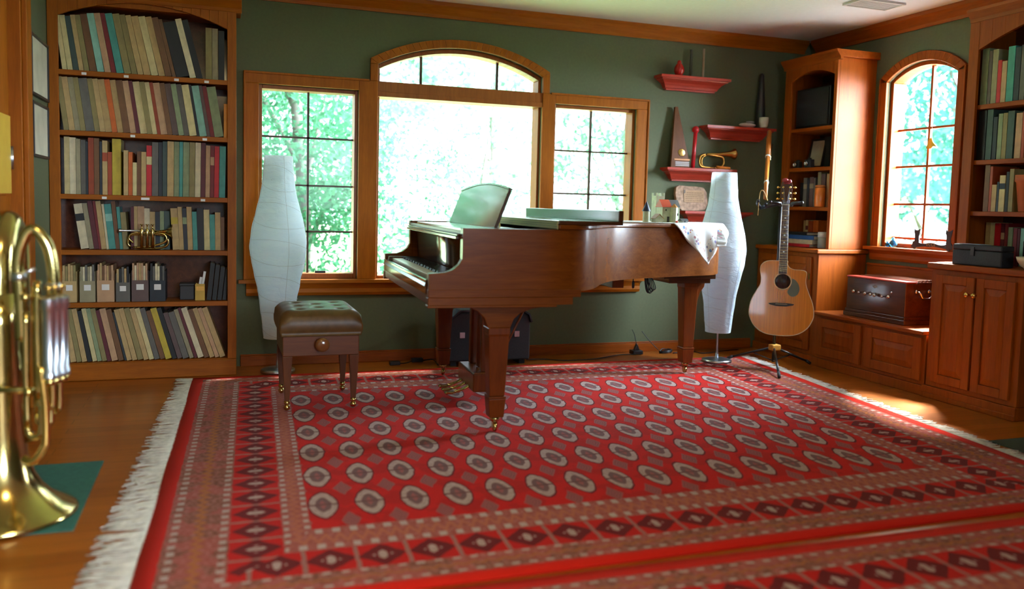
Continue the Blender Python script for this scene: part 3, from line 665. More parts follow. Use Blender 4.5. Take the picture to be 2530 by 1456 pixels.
# black case, bowl, papers on the counter
q0, q1 = at_x(2352, 640, 3.985), at_x(2474, 640, 3.985)
kz = .8015
kc = thing('instrument_case', 'black leatherette case lying on the right counter', 'case', (4.12, (q0.y+q1.y)/2, kz))
MB().box(3.985, 4.077, q1.y, q0.y, kz, kz+.085).build('body', M['black_cloth'], kc, bevel=.006); MB().box(3.985, 4.077, q1.y, q0.y, kz+.0865, kz+.117).build('lid', M['black_cloth'], kc, bevel=.006)
yy = at_x(2408, 630, 4.0).y
MB().box(3.979, 3.9845, yy-.012, yy+.012, kz+.055, kz+.105).build('latch', M['black'], kc, bevel=.001)
o = MB().box(4.125, 4.235, q1.y-.55, q1.y-.006, kz, kz+.15).build('storage_box', M['black_gloss'], bevel=.006); tag(o, 'glossy black box behind the bowl at the right edge', 'box')
p = at_x(2524, 655, 3.995)
bw = MB().lathe([(.03, 0), (.032, .006), (.05, .02), (.066, .045), (.073, .068), (.070, .068), (.06, .04), (.03, .012)], 28, (p.x+.045, p.y-.02, .8012)).build('bowl', plain('cream_glaze', (.66, .56, .38), .3, srgb=False)); tag(bw, 'cream ceramic bowl on the counter, cut by the right edge', 'bowl')
pa_ = MB().box(0, .16, 0, .115, 0, .002).box(.01, .17, -.005, .11, .0022, .004).build('papers', M['white']); pa_.location = (4.0, q0.y+.004, .8008); pa_.rotation_euler = (0, 0, math.radians(3)); tag(pa_, 'white papers at the end of the counter, under the window', 'papers')
pb = MB().box(0, .085, 0, .16, 0, .001).build('papers', plain('blue_paper', (.45, .60, .85), .5, srgb=False)); pb.location = (3.99, q0.y-.175, kz+.1185); tag(pb, 'pale bluish paper lying on the black case', 'paper')
# ================================================================== CORNER BOOKCASE CONTENTS (open towards -x)
zc = (1.70, 1.408, 1.118, .82)
ya, yb_ = max(4.912, at_x(2050, 280, 4.16).y), min(5.41, at_x(1963, 280, 4.16).y)
sp = thing('loudspeaker', 'black loudspeaker on the top shelf of the corner bookcase', 'loudspeaker', (4.27, (ya+yb_)/2, zc[0]))
MB().box(4.16, 4.38, ya, yb_, zc[0]+.001, zc[0]+.30).build('cabinet', M['black'], sp, bevel=.006)
MB().box(4.152, 4.1595, ya+.015, yb_-.015, zc[0]+.02, zc[0]+.285).build('grille', M['black_cloth'], sp, bevel=.002)
ya, yb_ = at_x(2026, 370, 4.22).y, min(5.36, at_x(1953, 370, 4.22).y)
pf = thing('picture_frame', 'dark framed pale picture standing in the corner bookcase', 'picture frame', (4.27, (ya+yb_)/2, zc[1]))
MR = Matrix.Translation((4.24, 0, zc[1]+.005)) @ Matrix.Rotation(math.radians(10), 4, 'Y')
MB().box(0, .012, ya, ya+.016, 0, .225, M_=MR).box(0, .012, yb_-.016, yb_, 0, .225, M_=MR).box(0, .012, ya+.016, yb_-.016, 0, .016, M_=MR).box(0, .012, ya+.016, yb_-.016, .209, .225, M_=MR).build('frame', M['black'], pf)
MB().box(.003, .009, ya+.0165, yb_-.0165, .0165, .2085, M_=MR).build('picture', plain('pale_picture', (.50, .50, .42), .4, srgb=False, var=.25, scale=8), pf)
ya, yb_ = at_x(2048, 370, 4.26).y, at_x(2026, 370, 4.26).y-.01
ya = max(ya, 4.904); yb_ -= .025
o = MB().box(4.27, 4.36, ya, yb_, zc[1]+.001, zc[1]+.235).build('photo_album', bmat('black')); tag(o, 'black album standing right of the framed picture', 'album')
for k, (px_, r, h, lab) in enumerate(((1972, .028, .05, 'small dark camera in front of the framed picture, left one'), (2000, .035, .06, 'small dark camera in front of the framed picture, right one'))):
    p = at_x(px_, 398, 4.13)
    t = thing('camera', lab, 'camera', (p.x, p.y, zc[1]), group='old cameras in the corner bookcase')
    MB().box(p.x-.018, p.x+.018, p.y-r, p.y+r, zc[1]+.001, zc[1]+h).box(p.x-.012, p.x+.012, p.y-r*.35, p.y+r*.35, zc[1]+h, zc[1]+h+.012).build('body', M['black_cloth'], t, bevel=.004)
    Ml = Matrix.Translation((p.x-.018, p.y, zc[1]+h*.5)) @ Matrix.Rotation(-PI/2, 4, 'Y')
    MB().lathe([(.017, .0005), (.017, .018), (.013, .019), (.012, .012)], 16, M_=Ml).build('lens', M['chrome'], t)
s3 = [(1975.5, 1983, 452, 'black', 490), (1983.5, 1992, 440, 'slate', 490, 'gray'), (1992.5, 1998, 445, 'navy', 490), (1998.5, 2008, 438, 'purple', 490, 'gray'), (2008.5, 2013, 440, 'slate', 490)]
side_row(s3, 4.155, zc[2], .18, 'the third shelf of the corner bookcase')
s3b = [(2018, 2026, 426, 'gray', 490), (2026.5, 2037, 430, 'purple', 490), (2040, 2047, 430, 'pink', 490)]
side_row(s3b, 4.155, zc[2], .14, 'the shelf behind the orange jar')
p = at_x(2026, 480, 4.115)
jr = thing('jar', 'orange glass jar among books in the corner bookcase', 'jar', (p.x, p.y, zc[2]))
MB().lathe([(.035, .001), (.037, .006), (.037, .135), (.033, .14)], 20, (p.x, p.y, zc[2])).build('body', plain('orange_glaze', (.75, .20, .03), .2, srgb=False), jr)
MB().lathe([(.035, .1405), (.035, .155), (.02, .16)], 20, (p.x, p.y, zc[2])).build('lid', plain('orange_lid', (.55, .16, .03), .3, srgb=False), jr)
s4 = [(1948, 1963, 541, 'paleteal', 575), (1969, 1980, 539, 'teal', 575), (1984, 1989, 545, 'tan', 575), (1989.5, 1995, 544, 'cream', 575, 'maroon'), (1996, 2006, 546, 'rust', 575), (2008, 2014, 545, 'orange', 575), (2014.5, 2021, 545, 'orange', 575)]
side_row(s4, 4.27, zc[3], .12, 'the lowest shelf of the corner bookcase')
z = zc[3]+.0008
for i, (a, c, h, col, lab) in enumerate(((1938, 2000, .022, 'red', 'red book, lowest of the lying stack in the corner bookcase'), (1938, 2008, .032, 'white', 'thick white book, second in the lying stack'), (1940, 2012, .030, 'blue', 'blue book, third in the lying stack'), (1946, 1995, .022, 'black', 'black book, topmost of the lying stack'))):
    ya, yb_ = at_x(c, 590, 4.10).y+.004*i, min(5.365, at_x(a, 590, 4.10).y)
    o = book_mesh(h, yb_-ya, .15, [0]).build('book', [bmat(col), M['pages']])
    o.matrix_world = Matrix.Translation((4.10, yb_, z+h)) @ Matrix(((0, 1, 0, 0), (0, 0, -1, 0), (-1, 0, 0, 0), (0, 0, 0, 1)))
    tag(o, lab, 'book', 'books lying in the corner bookcase'); z += h+.001
p = at_x(2020, 600, 4.10)
cn = thing('canister', 'white lidded canister beside the lying books', 'canister', (p.x+.04, p.y-.012, zc[3]))
MB().lathe([(.036, .001), (.038, .005), (.038, .075), (.036, .078)], 24, (p.x+.04, p.y-.012, zc[3])).build('body', plain('gray_glaze', (.42, .42, .38), .3, srgb=False), cn)
MB().lathe([(.040, .0785), (.040, .115), (.036, .118)], 24, (p.x+.04, p.y-.012, zc[3])).build('lid', plain('white_glaze', (.75, .75, .72), .3, srgb=False), cn)
# ================================================================== GRAND PIANO
PRZ = -math.radians(3.0)
pn = thing('grand_piano', 'reddish mahogany grand piano in front of the windows', 'piano', (.88, 3.62, .0085), PRZ)
PC, PS = math.cos(PRZ), math.sin(PRZ)
def pw(u, v, z): return Vector((.88+u*PC-v*PS, 3.62+u*PS+v*PC, z+.0085))       # piano coordinates to the room
bent = spline([(.15, 0, 0), (.40, 0, 0), (.62, .004, 0), (.74, .045, 0), (.82, .125, 0), (.885, .215, 0), (.965, .36, 0), (1.05, .48, 0), (1.14, .575, 0), (1.286, .675, 0), (1.472, .757, 0), (1.742, .865, 0), (1.86, .905, 0),
               (1.955, .955, 0), (2.035, 1.04, 0), (2.09, 1.14, 0), (2.115, 1.27, 0), (2.10, 1.39, 0), (2.045, 1.465, 0), (1.96, 1.488, 0)], 5)
rim = [(p.x, p.y) for p in bent]+[(1.5, 1.49), (.8, 1.49), (.15, 1.49)]
def offset(poly, d):
    out = []; n = len(poly)
    for i in range(n):
        a = Vector(poly[max(0, i-1)]); b = Vector(poly[min(n-1, i+1)]); t = (b-a).normalized()
        out.append((poly[i][0]-t.y*d, poly[i][1]+t.x*d))
    return out
def wall_strip(b, path, d, z0, z1, mi=0):
    """wall of thickness d inside a path"""
    ins = offset(path, d); n = len(path)
    vs = [(x, y, z0) for x, y in path]+[(x, y, z1) for x, y in path]+[(x, y, z0) for x, y in ins]+[(x, y, z1) for x, y in ins]
    b.add(vs, [(i, i+1, n+i+1, n+i) for i in range(n-1)], mi, True)
    b.add(vs, [(2*n+i+1, 2*n+i, 3*n+i, 3*n+i+1) for i in range(n-1)], mi, True)
    b.add(vs, [(n+i, n+i+1, 3*n+i+1, 3*n+i) for i in range(n-1)]+[(i+1, i, 2*n+i, 2*n+i+1) for i in range(n-1)]+[(0, n, 3*n, 2*n), (n-1, 3*n-1, 4*n-1, 2*n-1)], mi, False)
    return b
RT, RB = .957, .668
b = wall_strip(MB(), rim, .048, RB, RT)
cheek = [(0, .62), (0, .750), (.004, .753), (.07, .756), (.105, .768), (.135, .792), (.157, .83), (.166, .873), (.163, .91), (.153, .94), (.150, RT), (.165, RT), (.165, .62)]
for v0, v1 in ((0, .048), (1.442, 1.49)): b.prism([(u, z) for u, z in cheek], v0, v1, 'xz')
b.build('case', M['piano'], pn, world=False, bevel=.0025, sharp=35)
# lower mouldings of the case side and key bed
for sd in (0, 1):
    k = lambda v: v if not sd else 1.49-v
    b = MB()
    for u0, u1, v0, v1, z0, z1 in ((-.004, .68, -.007, .05, .610, .645), (-.002, .72, -.004, .05, .645, .681), (-.006, .60, -.012, .05, .600, .611)): b.box(u0, u1, min(k(v0), k(v1)), max(k(v0), k(v1)), z0, z1)
    b.build('case_moulding', M['piano'], pn, world=False, bevel=.002)
MB().box(0, .56, .0505, 1.4395, .612, .69).build('key_bed', M['piano'], pn, world=False, bevel=.002)
b = MB().box(-.006, .012, .0505, 1.4395, .655, .722).prism([(-.012, .69), (-.006, .71), (.012, .716), (.012, .69)], .0505, 1.4395, 'xz')
b.build('key_slip', M['piano_dark'], pn, world=False, bevel=.003)
for v0, v1 in ((.0505, .118), (1.372, 1.4395)): MB().box(.012, .19, v0, v1, .69, .743).build('key_block', M['piano_dark'], pn, world=False, bevel=.003)
# keys
KW = (1.372-.118)/52
wk = MB().box(0, .150, .0006, KW-.0006, 0, .024).build('white_key', M['ivory'], pn, world=False, bevel=.001)
wk.location = (.035, .118, .708)
bk_ = MB().prism([(.052, 0), (.056, .012), (.150, .012), (.150, 0)], -.0045, .0045, 'xz').build('black_key', M['ebony'], pn, world=False, bevel=.001)
keys = 0; first = True
for i in range(52):
    k = wk if i == 0 else wk.copy()
    if i: COL.objects.link(k); k.parent = pn
    k.location = (.035, .118+KW*i, .708)
    # seen from the treble end the pattern of twos and threes runs backwards
    if (51-i) % 7 not in (1, 4) and i > 0:
        q = bk_ if first else bk_.copy()
        if not first: COL.objects.link(q); q.parent = pn
        first = False; q.location = (.035, .118+KW*i, .7325)
# fall board, rail and music shelf
pr = [(.203, .735), (.202, .78), (.199, .83), (.194, .872), (.182, .903), (.163, .916)]
pts = spline([(u, 0, z) for u, z in pr], 4)
b = MB(); n = len(pts)
for v in (.052, 1.438): pass
b.grid(lambda s, t: (pts[round(t*(n-1))].x, .052+1.386*s, pts[round(t*(n-1))].z), 2, n-1)
b.build('fallboard', M['piano_dark'], pn, world=False, solid=.010)
MB().box(.128, .150, .0505, 1.4395, .905, .919).box(.133, .150, .0505, 1.4395, .920, .929).build('fallboard_rail', M['piano_dark'], pn, world=False, bevel=.003)
MB().box(.1505, .1585, .0505, 1.4395, .93, .944).box(.21, .56, .0505, 1.4395, .92, .944).build('pin_block', M['black'], pn, world=False)
MB().box(.150, .345, .0505, 1.20, .9445, .9565).box(.345, .44, .16, 1.30, .9445, .9565).build('music_shelf', M['piano_dark'], pn, world=False, bevel=.002)
# music desk: a tilted board with an arched top
Md = Matrix.Translation((.345, 0, .957)) @ Matrix.Rotation(math.radians(20.5), 4, 'Y')
top = [(.19, .0), (.19, .195)]+[(.19+1.03*i/16, .195+.034*math.sin(PI*i/16)) for i in range(1, 16)]+[(1.22, .195), (1.22, .0)]
MB().prism(top, 0, .016, 'yz', M_=Md).build('music_desk', M['piano_dark'], pn, world=False, bevel=.003)
MB().prism([(.188+1.034*i/16, .195+.034*math.sin(PI*i/16)) for i in range(17)]+[(.188+1.034*i/16, .203+.034*math.sin(PI*i/16)) for i in range(16, -1, -1)], -.004, .017, 'yz', M_=Md).build('music_desk_edge', M['piano_dark'], pn, world=False)
Mp = Matrix.Translation((.44, 0, .957)) @ Matrix.Rotation(math.radians(-15), 4, 'Y')
for v in (.45, .95): MB().box(-.004, .004, v-.02, v+.02, .0005, .10, M_=Mp).build('desk_prop', M['brass'], pn, world=False)
# sound board, plate
ins = offset(rim, .0485)
plate = [(u, v) for u, v in ins if u > .56]
plate = [(.562, .0485)]+plate+[(.562, 1.4415)]
MB().prism(plate, .885, .90, 'xy').build('iron_plate', M['gold'], pn, world=False)
b = MB()
MB().prism(offset([(u, v) for u, v in rim if u > .6], .0485)+[(.60, 1.44), (.60, .05)], .675, .69, 'xy').build('soundboard', M['piano_v'], pn, world=False)
# lid: rear part follows the rim; the front flap is folded back on top
lo = offset(rim, -.014)
lid = [(.60, -.014)]+[(u, v) for u, v in lo if u > .615]+[(.60, 1.504)]
LZ0, LZ1 = .9585, .9815
MB().prism(lid, LZ0, LZ1, 'xy').build('lid', M['piano'], pn, world=False, bevel=.006)
hd_ = NT('hinge_brass'); vv = hd_.coord('Object', (1, 1, 1)); se = hd_.n('ShaderNodeSeparateXYZ'); hd_.l(vv, se.inputs[0])
eu, ev, ez = (E(hd_, se.outputs[i]) for i in range(3))
cell = ((ev*50).fract()-.5)
dots = (cell*cell*.0003+((ez*90).fract()-.5)*((ez*90).fract()-.5)*.0003).lt(.000022)
hd_.bsdf(hd_.mix((.36, .27, .10), (.03, .025, .015), dots), .38, .8); M['hinge'] = hd_.m
MB().box(.594, .5995, .0, 1.49, .9595, .9805).build('piano_hinge', M['hinge'], pn, world=False)
MB().box(.594, .5995, .0, 1.49, .983, .999).box(.590, .596, 0, 1.49, .979, .985).build('piano_hinge', M['hinge'], pn, world=False)
MB().box(.60, .925, .0, 1.49, .982, 1.0).box(.90, .925, .0, 1.49, 1.0, 1.052).build('lid_flap', M['piano_dark'], pn, world=False, bevel=.004)
# legs
def pleg(u, v, ztop, arch):
    q = MB(); w0, w1 = .052, .037
    ring = [(w1*.98, .176), (w0*.94, ztop-.04), (w0, ztop-.03), (w0, ztop)]
    vs = []; 
    for r, z in ring: vs += [(u-r, v-r, z), (u+r, v-r, z), (u+r, v+r, z), (u-r, v+r, z)]
    q.add(vs, [(4*j+i, 4*j+(i+1) % 4, 4*j+4+(i+1) % 4, 4*j+4+i) for j in range(3) for i in range(4)]+[(3, 2, 1, 0), (12, 13, 14, 15)])
    lg = q.build('leg', M['piano_v'], pn, world=False, bevel=.004)
    MB().box(u-.042, u+.042, v-.042, v+.042, .165, .1755).build('collar', M['piano_v'], lg, world=False, bevel=.004)
    f = MB(); vs = [(u-.041, v-.041, .1645), (u+.041, v-.041, .1645), (u+.041, v+.041, .1645), (u-.041, v+.041, .1645), (u-.034, v-.034, .075), (u+.034, v-.034, .075), (u+.034, v+.034, .075), (u-.034, v+.034, .075)]
    f.add(vs, [(3, 2, 1, 0)[::-1], (4, 5, 6, 7)[::-1]]+[(4+i, 4+(i+1) % 4, (i+1) % 4, i) for i in range(4)]).build('foot', M['piano_v'], lg, world=False, bevel=.003)
    c = MB().lathe([(.016, .05), (.022, .055), (.024, .0745)], 14, (u, v, 0)).box(u-.012, u-.008, v-.012, v+.012, .02, .05).box(u+.008, u+.012, v-.012, v+.012, .02, .05)
    Mw = Matrix.Translation((u, v, .0245)) @ Matrix.Rotation(PI/2, 4, 'Y')
    c.lathe([(.018, -.008), (.021, -.006), (.021, .006), (.018, .008)], 16, M_=Mw)
    c.build('caster', M['brass'], lg, world=False)
    return lg
RUGT = .0
def bracket(lg, u, v, d0=-.03, d1=.03):
    le = [(.145, .6095), (.15, .604), (.19, .598), (.235, .578), (.268, .545), (.286, .50)]
    ri = [(.392, .50), (.408, .54), (.44, .568), (.50, .588), (.57, .598), (.655, .6095)]
    MB().prism([(a-.34+u, z) for a, z in le+ri], v+d0, v+d1, 'xz').build('bracket', M['piano'], lg, world=False, bevel=.003)
l1 = pleg(.34, .085, .50, True); bracket(l1, .34, .085, -.05, .012)
l2 = pleg(.36, 1.40, .50, True); bracket(l2, .36, 1.40, -.02, .02)
l3 = pleg(1.93, 1.22, .598, False)
MB().box(1.70, 2.06, 1.10, 1.40, .6285, .667).box(1.75, 2.04, 1.13, 1.37, .5985, .628).build('leg_block', M['piano_dark'], l3, world=False, bevel=.003)
MB().prism([(1.983, .5975), (2.035, .5975), (2.03, .57), (2.0, .53), (1.985, .48), (1.980, .42)], 1.19, 1.25, 'xz').build('bracket', M['piano_v'], l3, world=False, bevel=.003)
# lyre with pedals
ly = MB().box(.40, .47, .58, 1.00, .585, .6115).box(.41, .45, .64, .68, .17, .585).box(.41, .45, .89, .93, .17, .585).box(.425, .44, .76, .77, .17, .585).box(.425, .44, .80, .81, .17, .585)
ly = ly.build('lyre', M['piano_v'], pn, world=False, bevel=.006)
MB().box(.36, .50, .60, .97, .07, .1695).build('pedal_box', M['piano_v'], ly, world=False, bevel=.008)
for v in (.70, .785, .87):
    MB().prism([(.30, .058), (.27, .060), (.235, .060), (.225, .052), (.235, .044), (.27, .046), (.359, .078), (.359, .092)], v-.016, v+.016, 'xz').build('pedal', M['brass'], ly, world=False, bevel=.004)
MB().tube([(.50, .72, .16), (.72, .72, .60)], .007, 8).tube([(.50, .85, .16), (.72, .85, .60)], .007, 8).box(.70, .74, .68, .90, .60, .674).build('lyre_brace', M['piano_v'], ly, world=False)
for u in (.7, 1.2): MB().box(u, u+.07, .62 if u < 1 else .75, 1.44, .61, .668).build('beam', M['piano_v'], pn, world=False, bevel=.003)
# ================================================================== CLOTH on the lid
def inside(p, poly):
    c = False; n = len(poly); x, y = p
    for i in range(n):
        x1, y1 = poly[i]; x2, y2 = poly[(i+1) % n]
        if (y1 > y) != (y2 > y) and x < (x2-x1)*(y-y1)/(y2-y1)+x1: c = not c
    return c
def nearest(p, poly):
    best = None; P = Vector(p)
    for i in range(len(poly)):
        a, c = Vector(poly[i]), Vector(poly[(i+1) % len(poly)]); d = c-a
        if d.length < 1e-9: continue
        t = max(0, min(1, (P-a).dot(d)/d.dot(d))); q = a+d*t
        if best is None or (P-q).length < best[0]: best = (P-q).length, q
    return best
tc_ = NT('embroidered_cloth'); uvn = tc_.n('ShaderNodeTexCoord'); sp_ = tc_.n('ShaderNodeSeparateXYZ'); tc_.l(uvn.outputs['UV'], sp_.inputs[0])
cu, cv = E(tc_, sp_.outputs[0]), E(tc_, sp_.outputs[1])
edge = (cu.min(1-cu)).min(cv.min(1-cv))
vo = tc_.n('ShaderNodeTexVoronoi'); vo.inputs['Scale'].default_value = 34; tc_.l(uvn.outputs['UV'], vo.inputs['Vector'])
hs = tc_.n('ShaderNodeSeparateColor'); tc_.l(vo.outputs['Color'], hs.inputs[0]); rnd = E(tc_, hs.outputs[0])
dst = E(tc_, vo.outputs['Distance'])
tc_n = tc_.ramp(rnd.s, [(.0, (.50, .10, .08)), (.3, (.10, .28, .62)), (.5, (.55, .30, .10)), (.7, (.45, .18, .32)), (.9, (.60, .42, .40))])
spot = dst.lt(.42)*rnd.gt(.12)*edge.band(.065, .035)
med = ((cu-.14)*(cu-.14)+(cv-.14)*(cv-.14)).sqrt()
spot2 = med.band(.055, .035)*dst.lt(.36)
col = tc_.mix((.80, .80, .80), tc_n, spot.max(spot2)); col = tc_.mix(col, (.78, .72, .68), edge.band(.105, .004))
tc_.bsdf(col, .8)
CS = .80; cc = Vector((1.715, 1.165)); e1 = Vector((.35, -.94)).normalized(); e2 = Vector((.94, .35)).normalized()
d1 = (e1-e2).normalized(); d2 = (e1+e2).normalized()
NN = 72; b = MB(); b.uv = []
lidp = offset(rim, -.0165); lidp = [(.60, -.0165)]+[(u, v) for u, v in lidp if u > .615]+[(.60, 1.5065)]
for j in range(NN+1):
    for i in range(NN+1):
        s, t = i/NN, j/NN
        p = cc+d1*((s-.5)*CS)-d2*((t-.5)*CS); b.uv.append((s, t))
        q = (p.x, p.y)
        if inside(q, lidp): P = Vector((p.x, p.y, LZ1+.0022))
        else:
            d, n = nearest(q, lidp); o = (p-n); o = o.normalized() if o.length > 1e-6 else Vector((0, 0))
            if d < .012:
                a = d/.012*PI/2; P = Vector((n.x+o.x*.008*math.sin(a), n.y+o.y*.008*math.sin(a), LZ1+.0022-.008*(1-math.cos(a))))
            else:
                rip = .010*math.sin((p.x*38+p.y*12))*min(1, (d-.012)/.1)+.05*min(1, (d-.012)/.25)
                if p.x > 1.98: rip += .06*min(1, (d-.012)/.10)
                P = Vector((n.x+o.x*(.010+rip), n.y+o.y*(.010+rip), LZ1-.006-(d-.012)*.97))
        b.v.append(tuple(pw(*P)))
w = NN+1
for j in range(NN):
    for i in range(NN): b.f.append((j*w+i, j*w+i+1, (j+1)*w+i+1, (j+1)*w+i)); b.mi.append(0); b.sm.append(True)
cl = b.build('table_cloth', tc_.m, solid=.0014)
tag(cl, 'white embroidered cloth draped over the tail of the piano', 'cloth')
# ================================================================== TOY CASTLE on the cloth
CZ = LZ1+.0125
def on_lid(px_, Y): p = at_y(px_, 551, Y); return p.x, p.y
cs_x, cs_y = on_lid(1632, 4.62)
ct = thing('toy_castle', 'little pale green toy castle with coloured roofs on the piano cloth', 'toy castle', (cs_x, cs_y, CZ))
pg = plain('pale_green_glaze', (.50, .54, .36), .45, srgb=False, var=.15, scale=40); rdr = plain('red_roof', (.55, .07, .025), .4, srgb=False); blr = plain('blue_roof', (.03, .045, .085), .4, srgb=False); orr = plain('orange_roof', (.55, .26, .06), .45, srgb=False); gyr = plain('gray_roof', (.10, .10, .10), .5, srgb=False); dk = plain('dark_opening', (.03, .025, .02), .7, srgb=False)
def place(px0, px1, Y): a, c = at_y(px0, 550, Y), at_y(px1, 550, Y); return (a.x+c.x)/2, (c.x-a.x)/2
def zz(px_, py, Y): return at_y(px_, py, Y).z
x, r = place(1585, 1607, 4.56); r *= .8
tr = MB().lathe([(r*.86, 0), (r*.86, zz(1596, 522, 4.56)-CZ)], 20, (x, 4.56, CZ)).build('turret', pg, ct, sharp=40)
MB().lathe([(r*1.12, zz(1596, 522, 4.56)-CZ), (r*.5, zz(1596, 508, 4.56)-CZ), (.001, zz(1596, 497, 4.56)-CZ)], 20, (x, 4.56, CZ), sm=True).build('roof', blr, tr, sharp=50)
x, r = place(1611, 1637, 4.68); h = zz(1622, 484, 4.68)-CZ; r *= .8
tw = MB().box(x-r, x+r, 4.68-r, 4.68+r, CZ, CZ+h)
for sx in (-1, 1):
    for sy in (-1, 1): tw.box(x+sx*r-(.012 if sx > 0 else 0), x+sx*r+(0 if sx > 0 else .012), 4.68+sy*r-(.012 if sy > 0 else 0), 4.68+sy*r+(0 if sy > 0 else .012), CZ+h, CZ+h+.018)
tw = tw.build('tower', pg, ct, bevel=.001)
MB().box(x-r*.7, x-r*.3, 4.68-r-.001, 4.68-r-.0002, CZ+h*.35, CZ+h*.5).build('window', dk, tw)
x, r = place(1629, 1654, 4.60); r *= .95; h = zz(1640, 512, 4.60)-CZ; ht = zz(1640, 493, 4.6)-CZ
hl = MB().box(x-r, x+r, 4.57, 4.65, CZ, CZ+h).build('hall', pg, ct, bevel=.001)
MB().prism([(4.563, h), (4.61, ht), (4.657, h)], x-r-.003, x+r*.9, 'yz', M_=Matrix.Translation((0, 0, CZ))).build('roof', rdr, hl)
MB().box(x+r*.0, x+r*.45, 4.569, 4.5698, CZ+.001, CZ+.035).box(x-r*.4, x-r*.15, 4.569, 4.5698, CZ+.07, CZ+.08).build('door', dk, hl)
x2, r2 = place(1652, 1672, 4.66); wg = MB().box(x+r+.0005, x2+r2, 4.63, 4.70, CZ, CZ+h).build('wing', pg, ct, bevel=.001)
MB().prism([(4.625, h), (4.665, ht), (4.705, h)], x+r*.92, x2+r2+.003, 'yz', M_=Matrix.Translation((0, 0, CZ))).build('roof', gyr, wg)
x, r = place(1654, 1675, 4.56); r *= .8; h = zz(1664, 513, 4.56)-CZ
tr = MB().lathe([(r, 0), (r, h)], 8, (x, 4.56, CZ), sm=False).build('turret', pg, ct)
MB().lathe([(r*1.08, h), (.002, zz(1664, 504, 4.56)-CZ)], 8, (x, 4.56, CZ), sm=False).build('roof', orr, tr)
MB().box(x+r*.5, x+r*.75, 4.56-r*.86, 4.56-r*.8, CZ+h*.45, CZ+h*.62).build('window', dk, tr)
x, r = place(1613, 1637, 4.50); r *= .75; h = zz(1625, 540, 4.5)-CZ; ht = zz(1625, 530, 4.5)-CZ
hs_ = MB().prism([(x-r, 0), (x+r, 0), (x+r, h), (x, ht-.003), (x-r, h)], 4.48, 4.53, 'xz', M_=Matrix.Translation((0, 0, CZ))).build('gatehouse', pg, ct)
MB().prism([(x-r-.006, h-.003), (x, ht), (x+r+.006, h-.003), (x+r+.006, h), (x, ht+.004), (x-r-.006, h)], 4.476, 4.534, 'xz', M_=Matrix.Translation((0, 0, CZ))).build('roof', plain('tan_roof', (.40, .24, .10), .5, srgb=False), hs_)
x, r = place(1679, 1697, 4.60); h = zz(1688, 546, 4.6)-CZ
th_ = thing('toy_house', 'tiny gray toy house right of the toy castle', 'toy house', (x, 4.60, CZ))
lg_ = plain('pale_gray_glaze', (.52, .52, .52), .5, srgb=False)
MB().box(x-r*.8, x+r*.8, 4.58, 4.62, CZ, CZ+h).build('walls', lg_, th_, bevel=.001)
MB().prism([(4.573, h), (4.60, h+.014), (4.627, h)], x-r, x+r, 'yz', M_=Matrix.Translation((0, 0, CZ+.0003))).build('roof', gyr, th_)
MB().box(x-.004, x+.004, 4.579, 4.5798, CZ+.001, CZ+.014).build('door', blr, th_)
x, y = on_lid(1672, 4.50)
o = MB().ball((x, 4.50, CZ+.006), .006, sq=(1.6, 1, 1)).build('toy_figure', rdr); tag(o, 'tiny red toy figure in front of the toy castle', 'toy figure')
